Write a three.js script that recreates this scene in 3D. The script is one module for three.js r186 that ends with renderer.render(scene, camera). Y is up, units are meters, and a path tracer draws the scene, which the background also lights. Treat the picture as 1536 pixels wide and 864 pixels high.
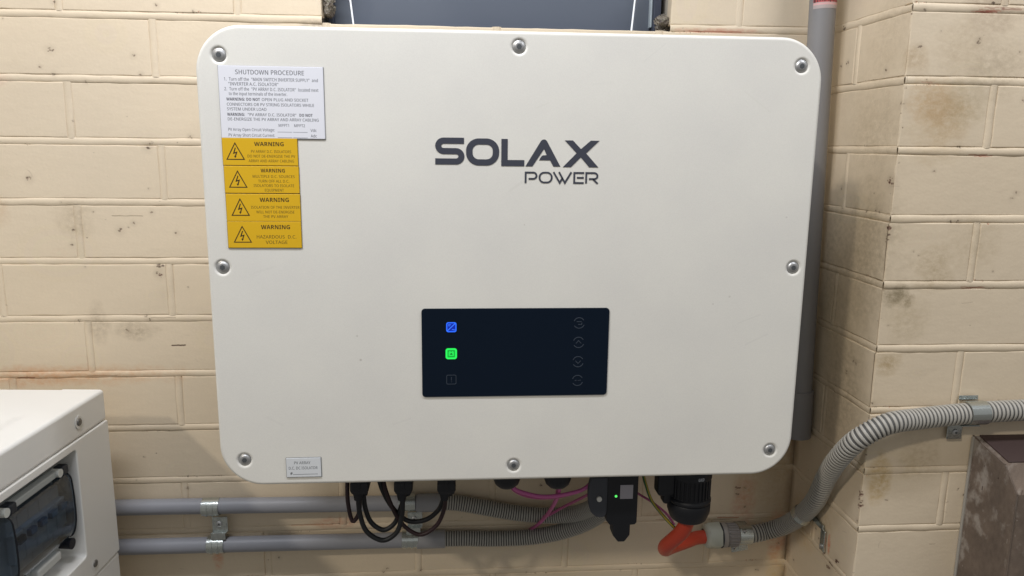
import * as THREE from 'three';
import { RoundedBoxGeometry } from 'three/addons/geometries/RoundedBoxGeometry.js';
import { mergeGeometries } from 'three/addons/utils/BufferGeometryUtils.js';
import { ImprovedNoise } from 'three/addons/math/ImprovedNoise.js';
import { RectAreaLightUniformsLib } from 'three/addons/lights/RectAreaLightUniformsLib.js';

// ------------------------------------------------------------------ camera, light, exposure
const scene = new THREE.Scene();
const camera = new THREE.PerspectiveCamera(41.765, 16 / 9, 0.02, 60);
camera.rotation.order = 'YXZ';
camera.position.set(-0.0704, 0.1404, 1.1329);
camera.rotation.set(-0.1868, -0.0759, 0.0114);
scene.add(camera);

const renderer = new THREE.WebGLRenderer({ antialias: true });
renderer.setSize(1024, 576);
renderer.toneMapping = THREE.LinearToneMapping;
renderer.toneMappingExposure = 1;
renderer.shadowMap.enabled = true;
renderer.shadowMap.type = THREE.PCFSoftShadowMap;
RectAreaLightUniformsLib.init();

// the dim, even surroundings: pale above, dark ground below
{
  const N = 64, d = new Float32Array(N * 2 * N * 4);
  for (let y = 0; y < N; y++) for (let x = 0; x < 2 * N; x++) {
    const el = ((y + 0.5) / N - 0.5) * Math.PI, t = Math.min(1, Math.max(0, (Math.sin(el) + 0.16) / 0.32)), k = t * t * (3 - 2 * t), i = 4 * (y * 2 * N + x);
    d[i] = 0.15 + (0.34 - 0.15) * k; d[i + 1] = 0.142 + (0.341 - 0.142) * k; d[i + 2] = 0.13 + (0.342 - 0.13) * k; d[i + 3] = 1;
  }
  const sky = new THREE.DataTexture(d, 2 * N, N, THREE.RGBAFormat, THREE.FloatType);
  sky.mapping = THREE.EquirectangularReflectionMapping; sky.magFilter = sky.minFilter = THREE.LinearFilter; sky.needsUpdate = true;
  scene.background = sky; scene.environment = sky;
}

const sun = new THREE.DirectionalLight(0xfff4e4, 0.72);               // soft daylight from the upper left
sun.position.set(-1.95, 2, 2);
sun.castShadow = true;
sun.shadow.radius = 5;
sun.shadow.mapSize.set(2048, 2048);
Object.assign(sun.shadow.camera, { left: -1.4, right: 1.4, top: 1.4, bottom: -1.4, near: 0.1, far: 8 });
scene.add(sun, sun.target);

const ADDED_LAMPS = [{ x: -0.42, w: 0.8, power: 49, label: 'added batten lamp out of view above the left half of the inverter' }, { x: 0.92, w: 0.6, power: 31, label: 'added batten lamp out of view above the front of the brick pier' }].map((l) => ({ y: 1.1, z: 0.72, d: 0.12, tilt: -0.7, ...l }));  // unseen lamps, added for the brightness falloff on wall, cover and pier

// ------------------------------------------------------------------ helpers
let seed = 20240611;
function rnd() { seed |= 0; seed = (seed + 0x6D2B79F5) | 0; let t = Math.imul(seed ^ (seed >>> 15), 1 | seed); t = (t + Math.imul(t ^ (t >>> 7), 61 | t)) ^ t; return ((t ^ (t >>> 14)) >>> 0) / 4294967296; }
const rr = (a, b) => a + (b - a) * rnd();
const perlin = new ImprovedNoise();
const fbm = (x, y, z = 0.5, o = 4) => { let s = 0, a = 1, n = 0; for (let i = 0; i < o; i++) { s += a * perlin.noise(x, y, z + i * 7.3); n += a; a *= 0.55; x *= 2.03; y *= 2.03; } return s / n; };
const V = (x, y, z) => new THREE.Vector3(x, y, z);
const used = {};
function numbered(n) { const k = used[n] = (used[n] ?? -1) + 1; return k ? n + '_' + String(k).padStart(3, '0') : n; }
function mesh(name, geo, m, parent) {
  const o = new THREE.Mesh(geo, m);
  o.name = parent === scene ? numbered(name) : name;
  o.castShadow = o.receiveShadow = true;
  parent.add(o);
  return o;
}
function thing(name, label, category, pos = [0, 0, 0], group) {
  const o = new THREE.Group();
  o.name = numbered(name); o.position.set(...pos); scene.add(o);
  o.userData = { label, category };
  if (group) o.userData.group = group;
  return o;
}
function tag(o, label, category, group) { o.userData = { label, category }; if (group) o.userData.group = group; return o; }
function note(o, label) { o.userData.label = label; return o; }
const std = (color, roughness = 0.6, extra = {}) => new THREE.MeshStandardMaterial({ color: new THREE.Color().setRGB(...color), roughness, ...extra });
const srgb = (hex, roughness = 0.6, extra = {}) => new THREE.MeshStandardMaterial({ color: new THREE.Color(hex), roughness, ...extra });
function canvasOf(w, h, draw) { const c = document.createElement('canvas'); c.width = w; c.height = h; draw(c.getContext('2d'), w, h); return c; }
function texOf(c, color = true) { const t = new THREE.CanvasTexture(c); if (color) t.colorSpace = THREE.SRGBColorSpace; t.anisotropy = 8; return t; }
function uvBy(g, f) { const p = g.attributes.position, uv = new Float32Array(p.count * 2); for (let i = 0; i < p.count; i++) { const [u, v] = f(p.getX(i), p.getY(i), p.getZ(i)); uv[2 * i] = u; uv[2 * i + 1] = v; } g.setAttribute('uv', new THREE.BufferAttribute(uv, 2)); return g; }
const rbox = (w, h, d, r, x = 0, y = 0, z = 0, s = 3) => new RoundedBoxGeometry(w, h, d, s, r).translate(x, y, z);
const cyl = (r0, r1, h, x, y, z, n = 28) => new THREE.CylinderGeometry(r0, r1, h, n).translate(x, y, z);
const cylZ = (r0, r1, h, x, y, z, n = 28) => new THREE.CylinderGeometry(r0, r1, h, n).rotateX(Math.PI / 2).translate(x, y, z);
function tube(pts, r, n = 80, s = 12) { return new THREE.TubeGeometry(new THREE.CatmullRomCurve3(pts.map((p) => V(...p)), false, 'centripetal'), n, r, s); }
const merge = (list) => mergeGeometries(list.map((g) => { const q = g.index ? g.toNonIndexed() : g; for (const k of Object.keys(q.attributes)) if (!['position', 'normal', 'uv'].includes(k)) q.deleteAttribute(k); return q; }));
function roundRect(w, h, r, x = 0, y = 0, S = THREE.Shape) {
  const s = new S(), a = x - w / 2, b = y - h / 2, c = x + w / 2, d = y + h / 2;
  s.moveTo(a + r, b); s.lineTo(c - r, b); s.absarc(c - r, b + r, r, -Math.PI / 2, 0); s.lineTo(c, d - r); s.absarc(c - r, d - r, r, 0, Math.PI / 2);
  s.lineTo(a + r, d); s.absarc(a + r, d - r, r, Math.PI / 2, Math.PI); s.lineTo(a, b + r); s.absarc(a + r, b + r, r, Math.PI, Math.PI * 1.5);
  return s;
}
// a ribbon of even width along a line of points, as a flat shape
function ribbon(pts, w) {
  const L = [], R = [], n = pts.length;
  for (let i = 0; i < n; i++) {
    const a = pts[Math.max(i - 1, 0)], b = pts[i], c = pts[Math.min(i + 1, n - 1)];
    const u = i ? [b[0] - a[0], b[1] - a[1]] : [c[0] - b[0], c[1] - b[1]], v = i < n - 1 ? [c[0] - b[0], c[1] - b[1]] : u;
    const lu = Math.hypot(...u), lv = Math.hypot(...v), nu = [-u[1] / lu, u[0] / lu], nv = [-v[1] / lv, v[0] / lv];
    let m = [nu[0] + nv[0], nu[1] + nv[1]]; const lm = Math.hypot(...m); m = [m[0] / lm, m[1] / lm];
    const k = Math.min(w / 2 / Math.max(0.3, m[0] * nu[0] + m[1] * nu[1]), w);
    L.push(new THREE.Vector2(b[0] + m[0] * k, b[1] + m[1] * k)); R.push(new THREE.Vector2(b[0] - m[0] * k, b[1] - m[1] * k));
  }
  return new THREE.Shape([...L, ...R.reverse()]);
}
const arcPts = (x, y, r, a0, a1, n = 10) => Array.from({ length: n + 1 }, (_, i) => { const a = a0 + (a1 - a0) * i / n; return [x + r * Math.cos(a), y + r * Math.sin(a)]; });
const flatShape = (shapes, d) => new THREE.ExtrudeGeometry(shapes, { depth: d, bevelEnabled: false, curveSegments: 20 });

// ------------------------------------------------------------------ painted masonry
const BX = 0.24, BY = 0.086, Y0 = 0.2253, XP = 0.4845, ZP = 0.2062;   // brick pitch, a bed joint's height, pier corner
const JX = 0.2285;                                                     // a head joint's place (even courses)
function paintCanvas(W, H, mx, marks, stainsAndShade, extra) {
  // mx: metres -> pixels; the paint's own tone, dirt, knocks and staining, plus shade painted on the pier side
  return canvasOf(W, H, (c) => {
    const im = c.createImageData(W, H), d = im.data;
    for (let y = 0; y < H; y++) for (let x = 0; x < W; x++) {
      const u = x / mx.s, v = y / mx.s, i = 4 * (y * W + x);
      const big = (x % 4 === 0) ? fbm(u * 5, v * 5, mx.k, 3) : 0;
      const lo = (x % 4 === 0) ? (paintCanvas.lo = big) : paintCanvas.lo;
      const streak = perlin.noise(u * 22, v * 190, mx.k + 3.1) * 0.5 + perlin.noise(u * 230, v * 60, mx.k + 9.7) * 0.5;
      const warm = perlin.noise(u * 3.1 + 9, v * 3.1, mx.k + 5);
      const t = 1 + 0.035 * lo + 0.010 * streak + rr(-0.012, 0.012);
      d[i] = 215 * t; d[i + 1] = (198.5 + 1.6 * warm) * t; d[i + 2] = (172 + 4 * warm) * t; d[i + 3] = 255;
    }
    // patches of staining and painted shade: ragged, patchy, broken up by the paint's grain
    for (const [x, y, r0, col, a, sx = 1, sy = 1] of stainsAndShade) {
      const [px, py] = mx.f(x, y), r = r0 * mx.s / 1000 * 1.5, [cr, cg, cb] = col.split(',').map(Number), k = rr(0, 40);
      for (let v = Math.max(0, Math.floor(py - r * sy * 1.3)); v < Math.min(H, py + r * sy * 1.3); v++) for (let u = Math.max(0, Math.floor(px - r * sx * 1.3)); u < Math.min(W, px + r * sx * 1.3); u++) {
        const dx = (u - px) / (r * sx), dy = (v - py) / (r * sy), q = Math.hypot(dx, dy) + 0.42 * fbm(u * 0.03 + k, v * 0.03, k, 3);
        if (q > 1) continue;
        const n = 0.5 + 0.9 * fbm(u * 0.09 + k, v * 0.11, k + 3, 4) + 0.28 * perlin.noise(u * 0.45, v * 0.5, k), w = Math.max(0, Math.min(1, a * 1.25 * (1 - q * q) * Math.max(0, n))), i = 4 * (v * W + u);
        d[i] += (cr - d[i]) * w; d[i + 1] += (cg - d[i + 1]) * w; d[i + 2] += (cb - d[i + 2]) * w;
      }
    }
    c.putImageData(im, 0, 0);
    const blob = (px, py, r, col, a, sx = 1, sy = 1) => { c.save(); c.translate(px, py); c.scale(sx, sy); const g = c.createRadialGradient(0, 0, 0, 0, 0, r); g.addColorStop(0, `rgba(${col},${a})`); g.addColorStop(0.5, `rgba(${col},${a * 0.5})`); g.addColorStop(1, `rgba(${col},0)`); c.fillStyle = g; c.fillRect(-r, -r, 2 * r, 2 * r); c.restore(); };
    // soft grime
    for (let i = 0; i < W * H / 26000; i++) blob(rr(0, W), rr(0, H), rr(12, 90), rnd() < 0.5 ? '120,105,85' : '150,132,100', rr(0.01, 0.06), rr(0.6, 2), rr(0.5, 1.2));
    // hairline scuffs
    c.lineCap = 'round';
    for (let i = 0; i < W * H / 16000; i++) { const x = rr(0, W), y = rr(0, H), a = rr(-0.4, 0.4) + (rnd() < 0.3 ? 1.4 : 0), l = rr(3, 22); c.strokeStyle = `rgba(${rnd() < 0.5 ? '110,95,80' : '235,222,196'},${rr(0.08, 0.3)})`; c.lineWidth = rr(0.6, 1.6); c.beginPath(); c.moveTo(x, y); c.quadraticCurveTo(x + l * Math.cos(a) * 0.5 + rr(-3, 3), y + l * Math.sin(a) * 0.5 + rr(-3, 3), x + l * Math.cos(a), y + l * Math.sin(a)); c.stroke(); }
    // knocks: dark, ragged chips through the paint
    const chip = (px, py, r, col) => { for (let k = 0; k < 3 + r * 0.7; k++) { const a = rr(0, 6.28), q = rr(0, r), x = px + q * Math.cos(a) * 1.5, y = py + q * Math.sin(a), s = rr(0.18, 0.6) * Math.min(r, 5); c.fillStyle = `rgba(${col},${rr(0.35, 0.85)})`; c.beginPath(); for (let j = 0; j < 7; j++) { const b = j / 7 * 6.28, e = s * rr(0.5, 1.2); c[j ? 'lineTo' : 'moveTo'](x + e * Math.cos(b) * 1.4, y + e * Math.sin(b)); } c.closePath(); c.fill(); } };
    for (const [x, y, s, col] of marks) { const [px, py] = mx.f(x, y); blob(px, py, s * 5, '120,104,84', 0.14); chip(px, py, s * 1.2 * mx.s / 1250, col ?? (s > 3 ? '74,44,34' : '96,80,66')); }
    for (let i = 0; i < W * H / 22000; i++) chip(rr(0, W), rr(0, H), rr(0.7, 1.8), '112,96,80');
    extra?.(c, blob, chip, mx);
  });
}
function bumpFrom(c) {      // knocks and scuffs sit lower than the paint
  const W = c.width, H = c.height, s = c.getContext('2d').getImageData(0, 0, W, H).data;
  return canvasOf(W, H, (k) => {
    const im = k.createImageData(W, H), d = im.data;
    for (let i = 0; i < W * H; i++) { const g = (s[4 * i] + s[4 * i + 1] + s[4 * i + 2]) / 3, x = i % W, y = (i / W) | 0; const v = Math.max(0, Math.min(255, 150 + (g - 190) * 0.9 + 26 * perlin.noise(x * 0.045, y * 0.07, 3) + 16 * perlin.noise(x * 0.16, y * 0.2, 8))); d[4 * i] = d[4 * i + 1] = d[4 * i + 2] = v; d[4 * i + 3] = 255; }
    k.putImageData(im, 0, 0);
  });
}
const WALL = { x0: -0.95, x1: XP, y0: -0.74, y1: 0.46 };
const S1 = 1400, W1 = Math.round((WALL.x1 - WALL.x0) * S1), H1 = Math.round((WALL.y1 - WALL.y0) * S1);
const wallMarks = [[-0.63, 0.263, 3], [-0.645, 0.24, 1.5], [-0.688, 0.303, 1], [-0.619, 0.326, 2], [-0.482, 0.325, 2], [-0.433, 0.318, 1.5], [-0.586, 0.221, 2], [-0.628, 0.23, 2], [-0.51, 0.232, 2], [-0.519, 0.258, 2], [-0.608, 0.167, 1], [-0.449, 0.147, 2], [-0.51, 0.131, 3], [-0.505, 0.136, 2], [-0.676, 0.086, 3], [-0.512, 0.073, 1], [-0.635, 0.053, 1], [-0.592, 0.039, 1], [-0.51, 0.039, 2], [-0.557, 0.012, 3], [-0.537, 0.023, 2], [-0.545, 0.017, 1], [-0.477, 0.009, 2], [-0.622, 0.013, 2], [-0.626, -0.009, 2], [-0.504, -0.04, 3], [-0.505, -0.054, 3.2], [-0.51, -0.05, 2], [-0.61, -0.041, 1], [-0.466, -0.072, 1], [-0.529, -0.116, 2], [-0.524, -0.121, 2], [-0.559, -0.137, 2], [-0.625, -0.122, 2], [-0.564, -0.375, 1], [-0.487, -0.391, 2], [-0.55, -0.338, 1],
  [0.394, -0.412, 3.2], [0.405, -0.412, 2], [0.393, -0.423, 2.5], [0.408, -0.445, 2], [0.071, -0.448, 1], [-0.195, -0.35, 1], [-0.354, -0.513, 2], [-0.183, -0.538, 2], [-0.189, -0.544, 2], [-0.128, -0.543, 2], [0.067, -0.399, 2], [0.471, -0.513, 1.5], [0.437, -0.561, 2], [0.202, -0.554, 1], [0.045, -0.552, 1]];
const wallStains = [[-0.73, 0.222, 22, '190,110,100', 0.18, 1.6, 0.4], [-0.70, -0.206, 42, '196,120,70', 0.35, 1.8, 0.3], [-0.60, -0.205, 50, '196,130,80', 0.28, 2, 0.25], [-0.545, -0.138, 16, '110,95,75', 0.3, 1.5, 0.7], [-0.60, -0.128, 18, '120,104,84', 0.25, 0.7, 1.4], [-0.62, 0.03, 22, '130,112,86', 0.22], [-0.735, 0.04, 20, '168,120,80', 0.25],
  [0.405, -0.435, 22, '190,112,86', 0.4, 0.7, 1.6], [0.44, -0.33, 50, '168,128,70', 0.3, 1, 2], [0.468, -0.50, 18, '196,110,76', 0.5, 0.7, 2.2], [0.472, -0.57, 22, '206,170,100', 0.35, 0.8, 1.6], [-0.26, -0.455, 16, '190,110,80', 0.35, 1.8, 0.5], [-0.448, -0.51, 9, '206,120,80', 0.5, 0.7, 1.8], [0.30, -0.455, 20, '150,110,70', 0.35, 2.4, 0.3], [-0.27, 0.305, 12, '120,110,100', 0.4, 1.4, 0.5], [0.31, 0.309, 16, '190,90,70', 0.35, 3, 0.2]];
const wallCanvas = paintCanvas(W1, H1, { s: S1, k: 1.3, f: (x, y) => [(x - WALL.x0) * S1, (WALL.y1 - y) * S1] }, wallMarks, wallStains, (c, blob, chip, mx) => {
  const dash = (x, y, l, w, col, a = 0.9) => { const [px, py] = mx.f(x, y); c.strokeStyle = col; c.lineWidth = w; c.globalAlpha = a; c.beginPath(); c.moveTo(px - l / 2, py); for (let i = 1; i <= 8; i++) c.lineTo(px - l / 2 + l * i / 8, py + rr(-0.7, 0.7)); c.stroke(); c.globalAlpha = 1; };
  dash(-0.486, -0.161, 27, 2.6, 'rgb(84,66,52)');
  dash(-0.71, -0.2085, 34, 2, 'rgb(120,66,44)', 0.7); dash(-0.60, -0.2065, 60, 1.4, 'rgb(130,96,70)', 0.5); dash(-0.545, 0.0335, 60, 1.6, 'rgb(110,92,72)', 0.45); dash(-0.505, -0.118, 50, 1.5, 'rgb(110,92,72)', 0.45);
  dash(0.31, 0.3075, 110, 1.6, 'rgb(176,80,62)', 0.55); dash(0.38, -0.4635, 50, 2, 'rgb(146,70,40)', 0.6); dash(0.29, -0.464, 90, 1.4, 'rgb(120,84,56)', 0.5); dash(-0.30, -0.458, 90, 1.6, 'rgb(150,92,60)', 0.5);
  for (let i = 0; i < 46; i++) { const k = Math.floor(rr(-1, 10)), [px, py] = mx.f(rr(-0.8, 0.48), Y0 - BY * k + (rnd() < 0.6 ? 0.0055 : -0.0055)); for (let j = 0; j < 6; j++) chip(px + rr(-24, 24), py + rr(-1.5, 1.5), rr(0.6, 1.7), rnd() < 0.25 ? '150,86,62' : '106,90,72'); }
});
const wallTex = texOf(wallCanvas), wallBump = texOf(bumpFrom(wallCanvas), false);
const wallUV = (x, y) => [(x - WALL.x0) / (WALL.x1 - WALL.x0), (y - WALL.y0) / (WALL.y1 - WALL.y0)];
const wallPaint = new THREE.MeshStandardMaterial({ map: wallTex, bumpMap: wallBump, bumpScale: 0.0009, roughness: 0.62 });

const PIER = { a0: -0.215, a1: 0.46, y0: -0.74, y1: 0.46 };            // a < 0: the side that faces the inverter (a = z - ZP), a > 0: the front (a = x - XP)
const S2 = 1400, W2 = Math.round((PIER.a1 - PIER.a0) * S2), H2 = H1;
const sideMarks = [[0.196, 0.102, 5], [0.2, 0.098, 4], [0.204, 0.196, 3], [0.043, 0.31, 3], [0.043, 0.257, 2], [0.062, 0.26, 2.4], [0.161, 0.241, 2.4], [0.075, 0.084, 2], [0.162, 0.083, 1], [0.2045, 0.041, 3.2], [0.2045, 0.032, 2.6], [0.2045, 0.026, 3], [0.178, 0.06, 2], [0.148, 0.058, 2], [0.17, 0.061, 2], [0.161, -0.152, 2.4], [0.155, -0.151, 2], [0.137, -0.169, 2], [0.138, -0.173, 2], [0.2045, -0.343, 4.2], [0.203, -0.326, 3.2], [0.2045, -0.335, 3], [0.138, -0.474, 5], [0.146, -0.466, 3.6], [0.16, -0.452, 4], [0.123, -0.46, 3.2], [0.105, -0.447, 2], [0.092, -0.437, 2], [0.029, -0.527, 2], [0.203, -0.366, 2]].map(([z, y, s]) => [z - ZP, y, s]);
const frontMarks = [[0.499, 0.308, 2], [0.60, 0.3125, 2, '130,96,80'], [0.587, 0.318, 3], [0.573, 0.271, 2.4], [0.575, 0.276, 1.6], [0.499, 0.265, 2], [0.524, 0.284, 1], [0.63, 0.261, 1.4], [0.512, 0.226, 1], [0.566, 0.145, 2], [0.536, 0.114, 1.4], [0.65, 0.087, 2], [0.645, 0.08, 1.6], [0.575, 0.051, 2], [0.565, 0.05, 2], [0.52, 0.011, 1], [0.528, 0.006, 1], [0.632, -0.015, 1.2], [0.497, -0.087, 1], [0.521, -0.334, 1.4], [0.487, -0.194, 2], [0.642, 0.203, 2], [0.631, -0.329, 1.6]].map(([x, y, ...q]) => [x - XP, y, ...q]);
const pierStainsAndShade = [[0.494, 0.251, 14, '130,98,58', 0.3], [0.522, 0.202, 24, '168,124,72', 0.34], [0.543, 0.186, 28, '150,112,64', 0.25], [0.568, 0.198, 24, '130,114,78', 0.25], [0.535, 0.165, 34, '160,128,80', 0.18], [0.497, -0.048, 10, '96,84,58', 0.6], [0.509, -0.043, 8, '96,84,58', 0.55], [0.517, -0.055, 9, '100,86,60', 0.45], [0.52, -0.08, 26, '150,132,96', 0.25], [0.5, -0.139, 14, '120,92,44', 0.38], [0.507, -0.304, 19, '150,112,46', 0.45, 0.7, 1.5], [0.562, -0.276, 24, '130,108,72', 0.25], [0.549, -0.009, 24, '138,118,82', 0.3], [0.60, 0.02, 30, '150,130,96', 0.2], [0.60, 0.24, 30, '130,114,90', 0.25], [0.59, 0.315, 30, '128,106,84', 0.3], [0.55, 0.265, 26, '150,128,96', 0.22]].map(([x, ...q]) => [x - XP, ...q])
  .concat([[0.13, 0.2, 60, '140,122,92', 0.12], [0.12, -0.1, 50, '120,104,70', 0.18], [0.05, -0.45, 34, '196,150,80', 0.3], [0.135, -0.44, 7, '206,84,50', 0.85, 0.5, 1.6], [0.1, -0.4, 34, '170,140,90', 0.25], [0.16, 0.0, 60, '132,118,92', 0.34, 0.9, 1.3], [0.13, -0.2, 60, '128,114,88', 0.34, 0.9, 1.2], [0.15, 0.16, 50, '140,124,98', 0.24], [0.07, -0.02, 40, '128,112,86', 0.3, 0.7, 2], [0.16, 0.29, 40, '146,128,102', 0.22]].map(([z, ...q]) => [z - ZP, ...q]));  // broad grey-brown side patches paint shade into the face; the others are staining
const pierCanvas = paintCanvas(W2, H2, { s: S2, k: 4.6, f: (x, y) => [(x - PIER.a0) * S2, (PIER.y1 - y) * S2] }, [...sideMarks, ...frontMarks], pierStainsAndShade, (c, blob, chip, mx) => {
  const scuff = (x, y, l, col, n = 3) => { for (let q = 0; q < n; q++) { let [px, py] = mx.f(x - XP + rr(-0.3, 0.3) * l, y + rr(-0.0012, 0.0012)); c.strokeStyle = `rgba(${col},${rr(0.35, 0.7)})`; c.lineWidth = rr(0.7, 2); c.beginPath(); c.moveTo(px, py); const m = l * S2 * rr(0.3, 0.8); for (let k = 1; k <= 6; k++) c.lineTo(px + m * k / 6, py + rr(-1, 1)); c.stroke(); } };
  scuff(0.572, 0.3085, 0.05, '164,92,74', 6); scuff(0.585, 0.312, 0.05, '140,100,84', 4); scuff(0.583, 0.1338, 0.036, '158,92,72', 4); scuff(0.595, -0.0362, 0.036, '158,92,72', 4); scuff(0.51, 0.222, 0.03, '170,116,96', 2);
  for (let i = 0; i < 26; i++) { const [px, py] = mx.f(rr(-0.006, 0.004), rr(-0.6, 0.4)); chip(px, py, rr(0.7, 2.2), '92,72,56'); }
  for (let i = 0; i < 34; i++) { const k = Math.floor(rr(-1, 9)), [px, py] = mx.f(rr(-0.2, 0.3), Y0 - BY * k + (rnd() < 0.6 ? 0.0055 : -0.0055)); for (let j = 0; j < 6; j++) chip(px + rr(-20, 20), py + rr(-1.5, 1.5), rr(0.6, 1.6), rnd() < 0.25 ? '156,84,60' : '106,90,72'); }
});
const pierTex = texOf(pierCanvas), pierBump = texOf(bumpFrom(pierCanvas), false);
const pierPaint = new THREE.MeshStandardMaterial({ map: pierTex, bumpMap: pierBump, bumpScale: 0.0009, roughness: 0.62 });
const pierUV = (a, y) => [(a - PIER.a0) / (PIER.a1 - PIER.a0), (y - PIER.y0) / (PIER.y1 - PIER.y0)];

// a brick face from (x0,y0) to (x1,y1) in its plane, softly rounded edges, uneven by hand; sides run back to -depth
function brickGeo(x0, y0, x1, y1, uvf, depth = 0.02, soft = { l: 1, r: 1, t: 1, b: 1 }, skip = '') {
  const R = 0.0022, k = rr(0, 90), lift = rr(-0.0005, 0.0005), tx = rr(-0.0004, 0.0004), ty = rr(-0.0004, 0.0004);
  const cut = (a, b, n, sa, sb) => { const e = [0, 0.22, 0.55, 1].map((t) => t * R), out = []; (sa ? e : [0]).forEach((t) => out.push(a + t)); const m = out.length - 1, lo = out[m], hi = b - (sb ? R : 0); for (let i = 1; i < n; i++) out.push(lo + (hi - lo) * i / n); (sb ? [...e].reverse() : [0]).forEach((t) => out.push(b - t)); return out; };
  const xs = cut(x0, x1, Math.max(3, Math.round((x1 - x0) / 0.018)), soft.l, soft.r), ys = cut(y0, y1, 5, soft.b, soft.t);
  const pos = [], uv = [], idx = [], nx = xs.length, ny = ys.length;
  const fall = (d) => d >= R ? 0 : R - Math.sqrt(Math.max(0, R * R - (R - d) * (R - d)));
  for (let j = 0; j < ny; j++) for (let i = 0; i < nx; i++) {
    let x = xs[i], y = ys[j];
    const dl = soft.l ? x - x0 : 1, dr = soft.r ? x1 - x : 1, db = soft.b ? y - y0 : 1, dt = soft.t ? y1 - y : 1;
    const e = Math.min(dl, dr, db, dt), z = lift + tx * (x - x0) / (x1 - x0) * 2 + ty * (y - y0) / (y1 - y0) * 2 + 0.0007 * fbm(x * 26 + k, y * 26, 1.7, 3) - fall(Math.max(e, 0));
    if (e < 0.004) { const w = 0.0010 * perlin.noise(x * 46, y * 46, k), q = 1 - e / 0.004; if (Math.min(dl, dr) <= Math.min(db, dt)) x += w * q; else y += w * q; }
    pos.push(x, y, z); uv.push(...uvf(x, y));
  }
  for (let j = 0; j < ny - 1; j++) for (let i = 0; i < nx - 1; i++) { const a = j * nx + i; idx.push(a, a + 1, a + nx + 1, a, a + nx + 1, a + nx); }
  const ring = [];
  for (let i = 0; i < nx; i++) ring.push(i);
  for (let j = 1; j < ny; j++) ring.push(j * nx + nx - 1);
  for (let i = nx - 2; i >= 0; i--) ring.push((ny - 1) * nx + i);
  for (let j = ny - 2; j > 0; j--) ring.push(j * nx);
  const base = pos.length / 3, bare = (v) => (skip === 'l' && v % nx === 0) || (skip === 'r' && v % nx === nx - 1);
  for (const v of ring) { pos.push(pos[3 * v], pos[3 * v + 1], -depth); uv.push(uv[2 * v], uv[2 * v + 1]); }
  for (let q = 0; q < ring.length; q++) { const w = (q + 1) % ring.length; if (bare(ring[q]) && bare(ring[w])) continue; idx.push(ring[q], base + q, base + w, ring[q], base + w, ring[w]); }
  const g = new THREE.BufferGeometry();
  g.setAttribute('position', new THREE.Float32BufferAttribute(pos, 3)); g.setAttribute('uv', new THREE.Float32BufferAttribute(uv, 2)); g.setIndex(idx);
  g.computeVertexNormals();
  return g;
}
// a joint: a softly rounded, slightly sunk bead of painted mortar running along x (or y)
function jointGeo(x0, x1, yc, uvf, upright = false) {
  const n = Math.max(3, Math.round((x1 - x0) / 0.012)), prof = [[-0.0068, -0.0030], [-0.0056, -0.0011], [-0.0043, -0.0001], [-0.0018, 0.0007], [0.0014, 0.0008], [0.0040, 0.0], [0.0054, -0.0012], [0.0066, -0.0034]], pos = [], uv = [], idx = [], k = rr(0, 50), m = prof.length;
  for (let i = 0; i <= n; i++) {
    const s = x0 + (x1 - x0) * i / n, wob = 0.0009 * perlin.noise(s * 24, yc * 30, k), up = 0.0009 * perlin.noise(s * 40, yc * 30 + 5, k), fat = 1 + 0.16 * perlin.noise(s * 33, yc * 17, k + 4);
    for (const [o, z] of prof) { const t = yc + o * fat + wob, x = upright ? t : s, y = upright ? s : t; pos.push(x, y, z + up); uv.push(...uvf(x, y)); }
  }
  for (let i = 0; i < n; i++) for (let j = 0; j < m - 1; j++) { const a = i * m + j; if (upright) idx.push(a, a + 1, a + m + 1, a, a + m + 1, a + m); else idx.push(a, a + m, a + m + 1, a, a + m + 1, a + 1); }
  const g = new THREE.BufferGeometry();
  g.setAttribute('position', new THREE.Float32BufferAttribute(pos, 3)); g.setAttribute('uv', new THREE.Float32BufferAttribute(uv, 2)); g.setIndex(idx);
  g.computeVertexNormals();
  return g;
}
const G = 0.0046;                                                       // half the joint
const HOLE = { x0: -0.2575, x1: 0.243, y: 0.3065 };                     // the window opening
const wall = thing('brick_wall', 'cream painted brick wall behind the white inverter', 'wall');
const core = (w, h, x, y) => new THREE.BoxGeometry(w, h, 0.10).translate(x, y, -0.0605);
mesh('wall_core', merge([core(WALL.x1 - WALL.x0, HOLE.y - 0.006 - WALL.y0, (WALL.x0 + WALL.x1) / 2, (WALL.y0 + HOLE.y - 0.006) / 2), core(HOLE.x0 - 0.004 - WALL.x0, WALL.y1 - HOLE.y, (WALL.x0 + HOLE.x0 - 0.004) / 2, (WALL.y1 + HOLE.y) / 2 - 0.003), core(WALL.x1 - HOLE.x1 - 0.004, WALL.y1 - HOLE.y, (WALL.x1 + HOLE.x1 + 0.004) / 2, (WALL.y1 + HOLE.y) / 2 - 0.003)]), std([0.42, 0.38, 0.31], 0.9), wall);
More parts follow.
